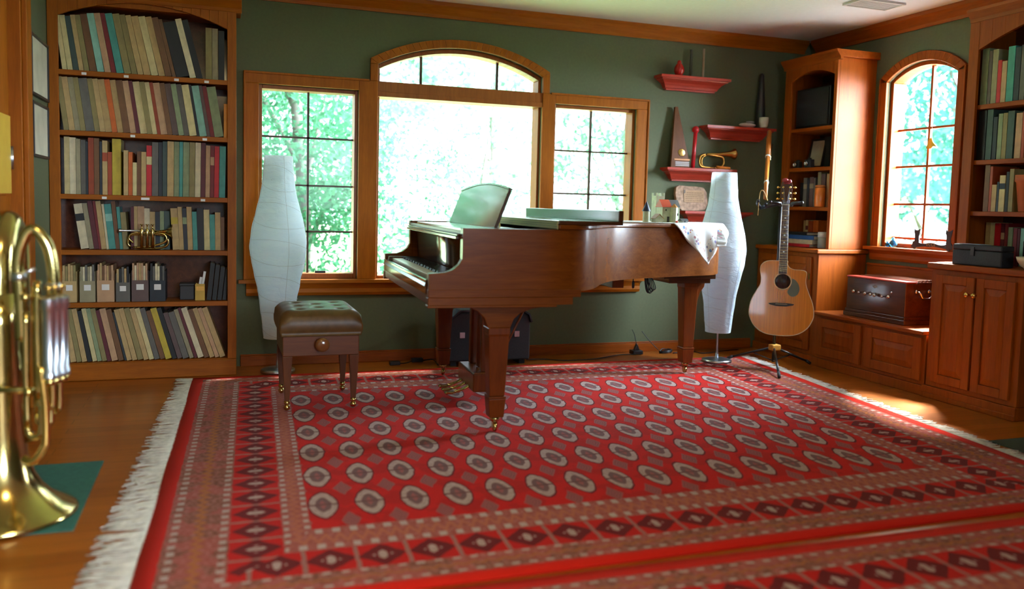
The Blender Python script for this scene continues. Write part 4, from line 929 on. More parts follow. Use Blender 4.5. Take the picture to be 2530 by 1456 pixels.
# ================================================================== RUGS
RW_, RH_ = 3.55, 3.03
def rug_mat(name, W, H, y_sq):
    t = NT(name); tcn = t.n('ShaderNodeTexCoord'); se = t.n('ShaderNodeSeparateXYZ'); t.l(tcn.outputs['UV'], se.inputs[0])
    jit = t.noise(tcn.outputs['UV'], 26, 2); jit2 = t.noise(tcn.outputs['UV'], 31, 2)
    u = E(t, se.outputs[0])+(E(t, jit)-.5)*.012; v = E(t, se.outputs[1])+(E(t, jit2)-.5)*.014
    dx = u.min(W-u); dy0 = v.min(H-v)
    ramp_ = ((dy0-.06)/.11).max(0).min(1)*(((.50-dy0)/.17).max(0).min(1))
    dy = dy0+ramp_*.08
    d = dx.min(dy); isx = dx.lt(dy); tt = isx*v+(1-isx)*u
    RED, RED2, DK = (.50, .007, .003), (.40, .008, .004), (.13, .010, .010)
    nz = t.noise(tcn.outputs['UV'], 60, 3); nz2 = t.noise(tcn.outputs['UV'], 9, 3)
    brown = t.ramp(nz, [(.3, (.14, .045, .028)), (.5, (.24, .085, .060)), (.65, (.32, .13, .11)), (.75, (.36, .10, .04))])
    pink = t.ramp(nz, [(.3, (.27, .055, .042)), (.55, (.34, .095, .078)), (.7, (.40, .14, .12))])
    # field
    gx = (u-.553)/.161; gy = (v-.713)/.321
    ex = gx-gx.round(); ey = gy-gy.round()
    rx, ry = ex*(.161/.047), ey*(.321/.120)
    r = (rx*rx+ry*ry).sqrt()*.80+(rx.abs()+ry.abs())*.17
    sx = ex.abs(); sy = ey.abs(); hx = (.5-sx)*(1/.27); hy = (.5-sy)*(1/.30)
    star = (hx.abs()+hy.abs())*1.25
    cream = t.ramp(nz, [(.3, (.33, .22, .20)), (.7, (.45, .33, .30))])
    field = t.mix(RED, RED2, E(t, nz2).gt(.52))
    field = t.mix(field, (.30, .085, .080), star.lt(1.0))
    field = t.mix(field, (.20, .06, .06), (star*3).fract().lt(.35)*star.lt(1.0))
    r = r+3*(v.lt(.56)+v.gt(H-.56)).min(1)
    field = t.mix(field, (.14, .012, .014), r.lt(1.12))
    field = t.mix(field, cream, r.lt(1.0))
    field = t.mix(field, (.17, .085, .085), r.lt(.60))
    field = t.mix(field, (.30, .09, .085), (rx.abs()+ry.abs()*.8).lt(.30))
    field = t.mix(field, (.15, .06, .06), ry.abs().lt(.06)*r.lt(1.0))
    # main border of small squares
    ct = (tt/.155).fract()-.5; cdp = (d-.33)/.155; dia = ct.abs()+cdp.abs()
    main = t.mix((.46, .008, .004), DK, dia.lt(.50)*dia.gt(.26))
    main = t.mix(main, (.15, .014, .014), dia.lt(.26)); main = t.mix(main, cream, (dia.lt(.20))*(ct*14).sin().abs().lt(.9))
    main = t.mix(main, (.30, .13, .11), ct.abs().gt(.455))
    def dots(at, per, w, c0, base):
        f = (tt/per).fract()-.5
        return t.mix(base, c0, f.abs().lt(.22)*d.band(at, w))
    outer = t.mix(brown, pink, E(t, nz2).gt(.5)); zig = (((tt/.05).fract()-.5).abs()*.05+.145-d).abs().lt(.010)
    outer = t.mix(outer, (.36, .12, .04), zig)
    LC = (.42, .32, .30)
    outer = dots(.085, .055, .011, LC, outer); outer = dots(.232, .055, .011, LC, outer)
    inner = t.mix(pink, (.40, .12, .07), (((tt/.045).fract()-.5).abs()*.06+.44-d).abs().lt(.009)); inner = dots(.424, .055, .009, LC, inner); inner = dots(.488, .055, .009, LC, inner)
    col = t.mix((.50, .012, .004), outer, d.gt(.058)); col = t.mix(col, main, d.gt(.25)); col = t.mix(col, inner, d.gt(.41)); col = t.mix(col, field, d.gt(.50))
    fz = t.noise(tcn.outputs['UV'], 300, 2)
    col = t.mix(col, t.ramp(fz, [(.3, (.75, .75, .75)), (.7, (1.1, 1.1, 1.1))]), .6, 'MULTIPLY')
    t.bsdf(col, 1.0, 0, .12, bump=fz, bstr=.5, bdist=.004, sheen=.03)
    return t.m
def rug(name, label, corners, W, H, mat, fr_l=.11, fr_r=.10):
    """corners: front-left, front-right, back-right, back-left on the floor"""
    A, B, C_, D = (Vector((*c, 0)) for c in corners)
    t = thing(name, label, 'rug', tuple((A+B+C_+D)/4))
    P = lambda s, q: (A*(1-s)+B*s)*(1-q)+(D*(1-s)+C_*s)*q
    nu, nv = 60, 50; b = MB(); b.uv = []
    def hgt(s, q): return .0095+.0012*math.sin(s*23+q*5)*math.sin(q*19)
    for j in range(nv+1):
        for i in range(nu+1):
            s, q = i/nu, j/nv; p = P(s, q); b.v.append((p.x, p.y, hgt(s, q))); b.uv.append((s*W, q*H))
    w = nu+1
    for j in range(nv):
        for i in range(nu): b.f.append((j*w+i, j*w+i+1, (j+1)*w+i+1, (j+1)*w+i)); b.mi.append(0); b.sm.append(True)
    # edge skirt down to the floor
    loop = [i for i in range(w)]+[j*w+nu for j in range(1, nv+1)]+[nv*w+i for i in range(nu-1, -1, -1)]+[j*w for j in range(nv-1, 0, -1)]
    k0 = len(b.v)
    for k in loop: x, y, z = b.v[k]; b.v.append((x, y, .001)); b.uv.append(b.uv[k])
    m = len(loop)
    for k in range(m): b.f.append((loop[k], k0+k, k0+(k+1) % m, loop[(k+1) % m])); b.mi.append(0); b.sm.append(False)
    b.build('pile', mat, t)
    fm = plain('cream_fringe', (.56, .53, .46), .9, srgb=False, var=.2, scale=40)
    for side, ln in ((0, fr_l), (1, fr_r)):
        if not ln: continue
        f = MB(); n = int((D-A).length/.0085)
        for i in range(n):
            q = (i+random.random()*.6)/n; p = P(side, q); o = Vector((-1 if side == 0 else 1, 0, 0))
            sw = .25*math.sin(q*14)+random.uniform(-.35, .35); L = ln*random.uniform(.75, 1.1)*(1.35-.55*q if side == 0 else 1)
            d = Vector((o.x, sw, 0)); r = random.uniform(.0022, .0036)
            pts = [p+Vector((-o.x*.004, 0, .007)), p+d*L*.35+Vector((0, 0, .006)), p+d*L*.7+Vector((0, random.uniform(-.012, .012), .0045)), p+d*L+Vector((0, random.uniform(-.02, .02), .004))]
            f.tube(pts, [r, r, r*.9, r*.6], 4)
        fo = f.build('fringe', fm, t); fo['kind'] = 'stuff'
    return t
rug('oriental_rug', 'large red oriental rug with rows of medallions under the piano', [(-.237, 2.205), (3.30, 2.205), (3.625, 5.215), (-.145, 5.235)], RW_, RH_, rug_mat('rug_pile', RW_, RH_, 0))
rug('oriental_rug', 'second red oriental rug, cut by the bottom edge of the photo', [(-.02, .35), (3.55, .35), (3.55, 2.135), (.0, 2.185)], 3.4, 1.80, rug_mat('second_rug_pile', 3.4, 1.80, 0), 0, 0)
# ================================================================== GREEN MATS
gmat = plain('green_felt', (.022, .115, .085), .9, srgb=False, var=.15, scale=60)
o = MB().box(-.895, -.438, 2.915, 3.665, .0005, .006).build('floor_mat', gmat, bevel=.002); tag(o, 'green felt mat on the floor under the standing tuba', 'mat')
o = MB().box(3.48, 3.93, 2.30, 2.97, .0005, .007).build('floor_mat', plain('dark_green_felt', (.028, .045, .030), .9, srgb=False, var=.15, scale=60), bevel=.002); tag(o, 'dark green mat on the floor beside the right rug corner', 'mat')
# ================================================================== TUBA standing on its bell
TX, TY, TZ = -.675, 3.10, .0065
tb = thing('tuba', 'brass tuba standing bell down on the green mat', 'tuba', (TX, TY, TZ))
prof = [(.208, 0), (.222, .002), (.224, .010), (.215, .018), (.185, .035), (.150, .060), (.118, .095), (.094, .14), (.078, .20), (.068, .28), (.061, .38), (.056, .50), (.052, .64), (.050, .74)]
MB().lathe([(r, z) for r, z in prof], 48, (TX, TY, TZ), caps=False).build('bell', M['brass'], tb, solid=.0012)
T3 = lambda x, y, z: (TX+x, TY+y, TZ+z)
# big bow at the top: from the bell stem over to the back
pts = spline([T3(0, 0, .73), T3(0, .005, .82), T3(.002, .03, .90), T3(.004, .08, .952), T3(.006, .14, .955), T3(.008, .195, .90), T3(.008, .215, .80), T3(.008, .215, .60), T3(.006, .20, .42)], 6)
n = len(pts)
MB().tube(pts, [.050-.008*i/n for i in range(n)], 20).build('bow', M['brass'], tb)
# second, slender bow seen beside it
bx0, bx1 = at_y(47, 640, 2.98).x, at_y(127, 640, 2.98).x
zt = at_y(80, 567, 2.98).z; zb = at_y(80, 715, 2.98).z
pts = spline([(bx0+.004, 2.98, zb-.16), (bx0, 2.98, zb), (bx0-.004, 2.98, zb+.08), (bx0+.012, 2.98, zt-.035), ((bx0+bx1)/2-.004, 2.98, zt), (bx1-.012, 2.98, zt-.045), (bx1+.003, 2.98, zb+.07), (bx1+.006, 2.98, zb-.02)], 7)
n = len(pts)
MB().tube(pts, [.0175]*n, 14).build('upper_branch', M['brass'], tb)
MB().lathe([(.0195, -.012), (.0205, 0), (.0195, .012)], 16, (bx0-.001, 2.98, zb+.04)).tube([(bx0, 2.98, zb+.045), (bx0+.045, 2.975, zb+.065)], .006, 8).build('ferrule', M['silver'], tb)
MB().lathe([(.0195, -.01), (.0205, 0), (.0195, .01)], 16, (bx1+.005, 2.98, zb+.01)).build('ferrule', M['silver'], tb)
# piston valves
vz0, vz1 = at_y(140, 945, 2.92).z, at_y(140, 735, 2.92).z
for i in range(3):
    vx, vy = at_y(122+15*i, 850, 2.93+.026*i).x, 2.93+.030*i
    v = MB().lathe([(.0205, vz0+.012), (.0225, vz0+.014), (.0225, vz0+.03), (.0195, vz0+.034), (.0195, vz1-.04), (.0225, vz1-.036), (.0225, vz1-.006), (.015, vz1)], 20, (vx, vy, 0)).build('valve', M['silver'], tb, sharp=40)
    MB().lathe([(.005, vz1+.0005), (.005, vz1+.022), (.011, vz1+.024), (.012, vz1+.031), (.009, vz1+.035)], 16, (vx, vy, 0)).build('valve_button', M['gold'], v)
    MB().lathe([(.010, vz0-.012), (.016, vz0-.008), (.0185, vz0+.0115)], 16, (vx, vy, 0)).build('bottom_cap', M['brass'], v)
vx = at_y(137, 850, 2.95).x
# tubing between the valves and the bell
b = MB()
for dy, dx, z0, z1 in ((.0, -.050, .42, .80), (.035, -.062, .36, .78), (.06, -.040, .40, .74), (.01, -.085, .33, .70)):
    b.tube(spline([(vx+dx, 2.96+dy, z0), (vx+dx-.002, 2.96+dy, (z0+z1)/2), (vx+dx, 2.96+dy, z1)], 4), .0105, 12)
    b.tube(arc3 if False else spline([(vx+dx, 2.96+dy, z0), (vx+dx+.004, 2.96+dy, z0-.02), (vx+dx+.02, 2.955+dy, z0-.03), (vx+dx+.036, 2.95+dy, z0-.02), (vx+dx+.04, 2.95+dy, z0), (vx+dx+.04, 2.95+dy, z0+.10)], 5), .0105, 12)
for k, (px_, py) in enumerate(((62, 735), (112, 742))):
    p = at_y(px_, py, 2.95); b.ball(p, .014, 12, 8)
b.build('tubing', M['brass'], tb)
p0, p1, p2 = at_y(112, 1000, 2.93), at_y(112, 1085, 2.93), at_y(84, 1138, 2.93)
b = MB().tube(spline([(p0.x-.012, 2.93, p0.z+.12), (p0.x, 2.93, p0.z), (p1.x+.002, 2.93, p1.z), (p1.x-.004, 2.93, p1.z-.028), (p2.x+.008, 2.93, p2.z+.003), (p2.x-.012, 2.935, p2.z-.004), (p2.x-.03, 2.95, p2.z+.002)], 6), .0125, 12)
b.build('tuning_slide', M['gold'], tb)
pz = at_y(40, 970, 2.98).z
MB().tube([T3(-.05, -.05, pz-TZ), (at_y(82, 962, 2.96).x, 2.96, pz+.008)], .0095, 12).lathe([(.014, -.012), (.014, .012)], 14, (at_y(70, 965, 2.96).x, 2.96, pz+.004)).build('brace', M['brass'], tb)
Ml = Matrix.Translation(T3(.055, .02, .36)) @ Matrix.Rotation(math.radians(-7), 4, 'Y')
MB().lathe([(.024, -.12), (.022, .1), (.019, .42)], 18, M_=Ml).build('leadpipe', M['brass'], tb)
# ================================================================== FRAMES ON THE LEFT WALL
def wall_frame(label, y0, y1, z0, z1):
    t = thing('wall_frame', label, 'frame', (XL, (y0+y1)/2, z0)); x = XL+.0006; k = .014
    MB().box(x, x+.018, y0, y1, z0, z0+k).box(x, x+.018, y0, y1, z1-k, z1).box(x, x+.018, y0, y0+k, z0+k, z1-k).box(x, x+.018, y1-k, y1, z0+k, z1-k).build('frame', M['black'], t, bevel=.002)
    MB().box(x, x+.010, y0+k+.0005, y1-k-.0005, z0+k+.0005, z1-k-.0005).build('sheet', plain('framed_paper', (.62, .58, .44), .45, srgb=False, var=.16, scale=7), t)
wall_frame('upper framed paper on the wall between door and bookcase', 4.845, 5.29, 1.575, 1.885)
wall_frame('lower framed paper on the wall between door and bookcase', 4.862, 5.27, 1.262, 1.545)
# ================================================================== PIANO BENCH
pb_ = thing('piano_bench', 'piano stool with brown tufted leather seat', 'stool', (.49, 4.51, 0.0))
bx0, bx1, by0, by1 = .288, .692, 4.27, 4.745
zt = .525
buttons = [(.36+.13*i, 4.37+.12*j) for i in range(3) for j in range(3)]
buttons = [(bx0+.10+.205*i, by0+.095+.14*j) for i in range(2) for j in range(3)]+[(bx0+.2, by0+.165+.14*j) for j in range(2)]
def cush(s, t):
    # rounded slab with buttoned dimples: s around, t from rim underside to the middle of the top
    x = bx0+(bx1-bx0)*s; y = by0+(by1-by0)*t
    e = min(s, 1-s)*(bx1-bx0); f = min(t, 1-t)*(by1-by0)
    z = zt-.034*(max(0, 1-e/.06))**2.2-.034*(max(0, 1-f/.06))**2.2
    for bx_, by_ in buttons:
        dd = (x-bx_)**2+(y-by_)**2; z -= .020*math.exp(-dd/.00042)+.006*math.exp(-dd/.003)
    return (x, y, z)
b = MB(); b.grid(cush, 48, 52)
n1, n2 = 49, 53
rim_i = [i for i in range(n1)]+[j*n1+48 for j in range(1, n2)]+[52*n1+i for i in range(47, -1, -1)]+[j*n1 for j in range(51, 0, -1)]
k0 = len(b.v); m = len(rim_i); ccx, ccy = (bx0+bx1)/2, (by0+by1)/2
for lv, (zz_, sc_) in enumerate(((.445, 1.02), (.415, 1.015), (.392, .985))):
    for k in rim_i: x, y, z = b.v[k]; b.v.append((ccx+(x-ccx)*sc_, ccy+(y-ccy)*sc_, zz_))
for k in range(m):
    b.f.append((rim_i[k], k0+k, k0+(k+1) % m, rim_i[(k+1) % m])); b.mi.append(0); b.sm.append(True)
    for lv in range(2): b.f.append((k0+lv*m+k, k0+(lv+1)*m+k, k0+(lv+1)*m+(k+1) % m, k0+lv*m+(k+1) % m)); b.mi.append(0); b.sm.append(True)
b.f.append(tuple(k0+2*m+k for k in range(m))); b.mi.append(0); b.sm.append(False)
lea = plain('brown_leather', (.110, .055, .015), .36, srgb=False, var=.2, scale=30, bump=.15, coat=.0, spec=.3)
cu_ = b.build('cushion', lea, pb_)
bt = MB()
for x, y in buttons: bt.ball((x, y, zt-.024), .009, 10, 6, sq=(1, 1, .5))
bt.build('button', plain('dark_leather', (.04, .02, .01), .4, srgb=False), cu_)
bw_ = wood('bench_wood', (.10, .030, .009), (.17, .052, .014), 'X', .35, .3)
MB().box(bx0+.012, bx1-.012, by0+.012, by1-.012, .29, .3915).build('apron', bw_, pb_, bevel=.004)
bl_ = wood('bench_leg_wood', (.085, .026, .008), (.15, .045, .012), 'Z', .35, .3)
for sx in (0, 1):
    for sy in (0, 1):
        x = bx0+.036 if sx == 0 else bx1-.036; y = by0+.036 if sy == 0 else by1-.036
        q = MB(); vs = []
        for r, z in ((.012, .062), (.024, .2895)): vs += [(x-r, y-r, z), (x+r, y-r, z), (x+r, y+r, z), (x-r, y+r, z)]
        q.add(vs, [(3, 2, 1, 0), (4, 5, 6, 7)]+[(i, (i+1) % 4, 4+(i+1) % 4, 4+i) for i in range(4)])
        lg = q.build('leg', bl_, pb_, bevel=.002)
        MB().ball((x, y, .0275), .0165, 12, 8).lathe([(.010, .042), (.015, .046), (.015, .0615)], 14, (x, y, 0)).build('caster', M['brass'], lg)
Mk = Matrix.Translation((.492, by0+.0115, .350)) @ Matrix.Rotation(PI/2, 4, 'X')
MB().lathe([(.012, 0), (.012, .014), (.030, .018), (.036, .030), (.034, .040), (.022, .046), (.002, .047)], 24, M_=Mk).build('knob', plain('polished_knob', (.20, .075, .022), .15, srgb=False, coat=.5), pb_)
# ================================================================== PAPER FLOOR LAMPS
tp = NT('rice_paper'); df = tp.n('ShaderNodeBsdfDiffuse'); tl = tp.n('ShaderNodeBsdfTranslucent'); mx = tp.n('ShaderNodeMixShader'); mx.inputs[0].default_value = .48
nz = tp.noise(tp.coord('Object', (1, 1, 3)), 9, 4, .6); cc_ = tp.ramp(nz, [(.3, (.76, .87, .98)), (.7, (.82, .92, 1.0))])
bn = tp.n('ShaderNodeBump'); bn.inputs['Strength'].default_value = .5; bn.inputs['Distance'].default_value = .010
nz3 = tp.noise(tp.coord('Object', (1, 1, 2.4)), 16, 2, .5, 1.2); tp.l(nz3, bn.inputs['Height'])
for x in (df, tl): tp.l(cc_, x.inputs['Color']); tp.l(bn.outputs[0], x.inputs['Normal'])
tp.l(df.outputs[0], mx.inputs[1]); tp.l(tl.outputs[0], mx.inputs[2]); tp.l(mx.outputs[0], tp.out.inputs[0])
LP = [(1.338, .084), (1.23, .092), (1.13, .103), (1.03, .126), (.92, .153), (.82, .168), (.74, .166), (.65, .150), (.57, .132), (.48, .116), (.38, .103), (.30, .094), (.222, .088)]
lp = spline([(r, 0, z) for z, r in LP], 5)
def paper_lamp(x, y, label, seed):
    t = thing('floor_lamp', label, 'floor lamp', (x, y, 0), 0, None)
    rnd_ = random.Random(seed); seg = 64; b = MB(); vs = []
    for k, p in enumerate(lp):
        for i in range(seg):
            a = 2*PI*i/seg; w = noise.noise(Vector((math.cos(a)*3+seed, math.sin(a)*3, p.z*16)))*.0035
            r = p.x+w*(0 if k in (0, len(lp)-1) else 1); vs.append((x+r*math.cos(a), y+r*math.sin(a), p.z))
    b.add(vs, [(j*seg+i, (j+1)*seg+i, (j+1)*seg+(i+1) % seg, j*seg+(i+1) % seg) for j in range(len(lp)-1) for i in range(seg)], 0, True)
    sh = b.build('lamp_shade', tp.m, t)
    wm = plain('thin_wire', (.42, .42, .44), .5, srgb=False); w = MB()
    def rad(z):
        for i in range(len(lp)-1):
            if lp[i+1].z <= z <= lp[i].z: f = (lp[i].z-z)/max(1e-6, lp[i].z-lp[i+1].z); return lp[i].x+(lp[i+1].x-lp[i].x)*f
        return .09
    path = [];  n = 320
    for i in range(n):
        a = i*2*PI*10/n; z = 1.335-1.11*i/n; z2 = max(.224, min(1.336, z+.020*math.sin(a*1.5+seed))); r = rad(z2)+.0028
        path.append((x+r*math.cos(a), y+r*math.sin(a), z2))
    w.tube(path, .0007, 4)
    for k in range(4):
        a = 2*PI*k/4+.3; w.tube([(x+(rad(z_)+.0028)*math.cos(a), y+(rad(z_)+.0028)*math.sin(a), z_) for z_ in [1.336-1.112*i/30 for i in range(31)]], .0007, 4)
    w.build('wire_spiral', wm, sh)
    MB().lathe([(.102, .0105), (.104, .014), (.103, .026), (.09, .031), (.018, .034)], 36, (x, y, 0)).build('base', M['silver'], t)
    MB().lathe([(.014, .0342), (.008, .10), (.0065, .23), (.006, 1.20)], 14, (x, y, 0)).build('pole', M['silver'], t)
    MB().tube([(x+rad(1.19)*math.cos(a_)-(.002*math.cos(a_)), y+rad(1.19)*math.sin(a_)-.002*math.sin(a_), 1.19) for a_ in [2*PI*i/24 for i in range(24)]], .0012, 5, closed=True).tube([(x-rad(1.19)+.003, y, 1.19), (x+rad(1.19)-.003, y, 1.19)], .0012, 5).build('shade_ring', wm, t)
    MB().lathe([(.012, 1.2005), (.014, 1.23), (.026, 1.26), (.024, 1.29), (.006, 1.302)], 14, (x, y, 0)).build('bulb', plain('opal_bulb', (.8, .8, .78), .2, srgb=False), t)
p = at_y(690, 600, 5.25); paper_lamp(p.x, 5.33, 'white paper floor lamp in front of the left window', 1)
p = at_y(1783, 600, 5.06); paper_lamp(p.x, 5.06, 'white paper floor lamp at the tail of the piano, beside the guitar', 2)
# ================================================================== GUITAR AND STAND
gz = .242
gp = at_y(1926.5, 829, 4.70)
GR = -.62
TILT = math.radians(-4.6)
gt = thing('acoustic_guitar', 'cutaway acoustic guitar with glossy honey top, hanging on a stand', 'guitar', (gp.x, 4.70, gz), GR); gt.rotation_euler = (TILT, 0, GR)
Lf = [(0, 0), (-.10, .011), (-.168, .055), (-.205, .125), (-.208, .18), (-.195, .24), (-.166, .30), (-.143, .345), (-.140, .39), (-.147, .43), (-.145, .467), (-.125, .493), (-.09, .506), (-.03, .508)]
Rt = [(.028, .508), (.030, .485), (.045, .463), (.075, .452), (.115, .450), (.146, .444), (.155, .425), (.151, .385), (.156, .345), (.176, .29), (.200, .23), (.211, .17), (.206, .12), (.17, .055), (.10, .011)]
gout = [(p.x, p.z) for p in spline([(x, 0, z) for x, z in Rt+Lf], 5, True)]
gtop = NT('spruce_top'); n1 = gtop.noise(gtop.coord('Object', (60, 1, 1.5)), 2, 4); c_ = gtop.ramp(n1, [(.3, (.56, .195, .010)), (.7, (.74, .30, .018))]); gtop.bsdf(c_, .16, 0, .5, 1.0, .04)
rose = wood('rosewood', (.045, .015, .010), (.09, .030, .018), 'Z', .25, .4)
MB().prism(gout, -.004, .10, 'xz', sm=True).build('body', [rose], gt, world=False, sharp=40)
gin = [(x*.985, .254+(z-.254)*.988) for x, z in gout]
MB().prism(gin, -.0062, -.0041, 'xz').build('top', gtop.m, gt, world=False)
cr_ = plain('cream_binding', (.70, .62, .42), .4, srgb=False)
bb = MB(); nn = len(gout)
vs = [(x, -.0064, z) for x, z in gout]+[(x*.978, -.0066, .254+(z-.254)*.982) for x, z in gout]
bb.add(vs, [(i, (i+1) % nn, nn+(i+1) % nn, nn+i) for i in range(nn)]).build('binding', cr_, gt, world=False, solid=.0008)
Mh = Matrix.Translation((.003, -.0063, .367)) @ Matrix.Rotation(PI/2, 4, 'X')
MB().lathe([(.050, 0), (.050, .0008), (.001, .0009)], 32, M_=Mh).build('sound_hole', M['black'], gt, world=False)
MB().lathe([(.050, .0), (.050, .0014), (.058, .0014), (.058, 0)], 40, M_=Mh, caps=False).build('rosette', cr_, gt, world=False)
pk = [(.062+.055*math.cos(a)*(1 if math.cos(a) > 0 else .55)+.012*math.sin(a), .322+.058*math.sin(a)) for a in [2*PI*i/24 for i in range(24)]]
pk = [(.035, .300), (.05, .275), (.075, .268), (.10, .283), (.112, .315), (.105, .35), (.085, .378), (.062, .388), (.060, .365), (.052, .335)]
MB().prism([(p.x, p.z) for p in spline([(x, 0, z) for x, z in pk], 4, True)], -.0077, -.0063, 'xz').build('pickguard', plain('gray_pickguard', (.13, .17, .15), .1, srgb=False, coat=.5), gt, world=False)
MB().prism([(-.083, .218), (-.075, .209), (-.03, .200), (.03, .200), (.075, .209), (.083, .218), (.04, .222), (-.04, .222)], -.0145, -.0063, 'xz').build('bridge', M['black'], gt, world=False, bevel=.002)
MB().box(-.038, .038, -.018, -.0146, .213, .2155).build('saddle', cr_, gt, world=False)
MB().prism([(-.0265, .45), (.0265, .45), (.0225, .885), (-.0225, .885)], -.002, .020, 'xz').build('neck', M['piano_v'], gt, world=False, bevel=.004)
MB().prism([(-.028, .418), (.028, .418), (.0225, .882), (-.0225, .882)], -.0115, -.0064, 'xz').build('fretboard', rose, gt, world=False)
b = MB()
for k in range(1, 21):
    z = .882-.648*(1-2**(-k/12)); 
    if z > .42: b.box(-.0265+.004*(z-.42)/.46, .0265-.004*(z-.42)/.46, -.0128, -.0116, z-.0009, z+.0009)
b.build('fret', M['gold'], gt, world=False)
b = MB().box(-.0285, -.0262, -.012, -.006, .42, .55)
b = MB().prism([(-.0282, .418), (-.0262, .418), (-.0215, .882), (-.0235, .882)], -.0118, -.006, 'xz').prism([(.0262, .418), (.0282, .418), (.0235, .882), (.0215, .882)], -.0118, -.006, 'xz').box(-.0235, .0235, -.0135, -.006, .882, .887)
b.build('neck_binding', cr_, gt, world=False)
b = MB()
for k in (3, 5, 7, 9, 12): z = .882-.648*(1-2**(-(k-.5)/12)); b.box(-.006, .006, -.0119, -.0116, z-.004, z+.004)
b.build('inlay', M['silver'], gt, world=False)
MB().prism([(-.024, .887), (.024, .887), (.036, .93), (.038, 1.02), (.028, 1.045), (.0, 1.035), (-.028, 1.045), (-.038, 1.02), (-.036, .93)], .0, .014, 'xz').build('headstock', rose, gt, world=False, bevel=.002)
for s in (-1, 1):
    for k in range(3):
        z = .925+.039*k; x = s*.022
        Mq = Matrix.Translation((x, 0, z)) @ Matrix.Rotation(PI/2, 4, 'X')
        MB().lathe([(.008, .0005), (.008, .003), (.004, .004), (.004, .014), (.005, .016)], 12, M_=Mq).ball((s*.055, .008, z), .0085, 10, 6, sq=(1, .6, 1)).tube([(s*.038, .008, z), (s*.05, .008, z)], .003, 6).build('tuning_peg', M['gold'], gt, world=False)
b = MB()
for k in range(6):
    f = (k-2.5)/2.5; s = -1 if k < 3 else 1; pk_ = k if k < 3 else 5-k
    b.tube([(f*.027, -.0155, .214), (f*.024, -.0150, .45), (f*.018, -.0142, .887), (s*.022, -.006, .925+.039*pk_)], .0005, 4)
b.build('string', M['silver'], gt, world=False)
cap = MB().ball((-.012, -.006, 1.05), .018, 12, 8, sq=(1.2, .6, .8)).ball((.016, -.004, 1.043), .015, 12, 8, sq=(1, .6, .9)).tube([(-.02, .0, 1.03), (.02, .0, 1.03)], .006, 8).build('capo', plain('dark_red_rubber', (.22, .010, .016), .4, srgb=False), gt, world=False)
def gw(x, y, z): c, s = math.cos(GR), math.sin(GR); return (gp.x+x*c-y*s, 4.70+x*s+y*c, gz+z)
sc_ = gw(-.03, .16, 0); hubz = .135
gs = thing('guitar_stand', 'black tripod guitar stand with two padded arms, yellow hub', 'guitar stand', (sc_[0], sc_[1], 0))
sx, sy = sc_[0], sc_[1]
MB().tube([(sx, sy, .035), (sx, sy, 1.13)], .0105, 12).lathe([(.014, .60), (.014, .68)], 12, (sx, sy, 0)).build('column', M['black'], gs)
MB().box(sx-.035, sx+.035, sy-.035, sy+.02, hubz-.018, hubz+.024, M_=None).build('hub', plain('yellow_clamp', (.62, .30, .045), .5, srgb=False), gs, bevel=.008)
fl_ = at_z(1925, 936, .012); fr_ = at_z(1992, 898, .012); flx = at_z(1797, 889, .012)
for k, e in enumerate(((fl_.x, fl_.y), (3.915, 4.80), (flx.x, min(flx.y, 5.25)))):
    d = Vector((e[0]-sx, e[1]-sy, 0)); m_ = MB().tube([(sx, sy, hubz-.02)+Vector((0, 0, 0)) if False else (sx+d.x*.04, sy+d.y*.04, hubz), (sx+d.x*.9, sy+d.y*.9, .038)], .008, 10).build('leg', M['black'], gs)
    MB().tube([(sx+d.x*.88, sy+d.y*.88, .041), (sx+d.x, sy+d.y, .022)], .0105, 10).build('rubber_foot', M['black_cloth'], m_)
    MB().tube([(sx+d.x*.03, sy+d.y*.03, .045), (sx+d.x*.48, sy+d.y*.48, .088)], .004, 6).build('strut', M['black'], m_)
yz = 1.128
b = MB().tube([gw(-.16, .135, yz-gz-.03), gw(-.08, .15, yz-gz-.01), (sx, sy, yz), gw(.02, .135, yz-gz)], .009, 8)
b.build('cross_arm', M['black'], gs)
for s, nm in ((-1, ''), (1, '')):
    b = MB().tube([gw(s*.012, .145, yz-gz), gw(s*.038, .12, yz-gz-.004), gw(s*.039, .045, yz-gz+.006), gw(s*.10, .03, yz-gz+.012)], [.011, .012, .012, .010], 8)
    b.ball(gw(s*.10, .03, yz-gz+.012), .012, 10, 6)
    b.build('yoke_arm', M['black'], gs)
b = MB().tube([gw(-.16, .135, yz-gz-.03), gw(-.185, .06, yz-gz+.0), gw(-.18, -.01, yz-gz+.02)], .011, 8).tube([gw(-.16, .135, yz-gz-.03), gw(-.135, .06, yz-gz-.012), gw(-.13, -.01, yz-gz+.0)], .011, 8)
b.build('yoke_arm', M['black'], gs)
MB().tube(spline([gw(-.175, .0, yz-gz+.01), gw(-.17, .0, yz-gz+.075), gw(-.15, .0, yz-gz+.085), gw(-.12, .0, yz-gz+.02)], 6), .003, 6).tube([gw(-.176, .0, yz-gz+.01), gw(-.178, .0, yz-gz-.08)], .0025, 6).build('strap', plain('tan_strap', (.45, .28, .10), .6, srgb=False), gs)
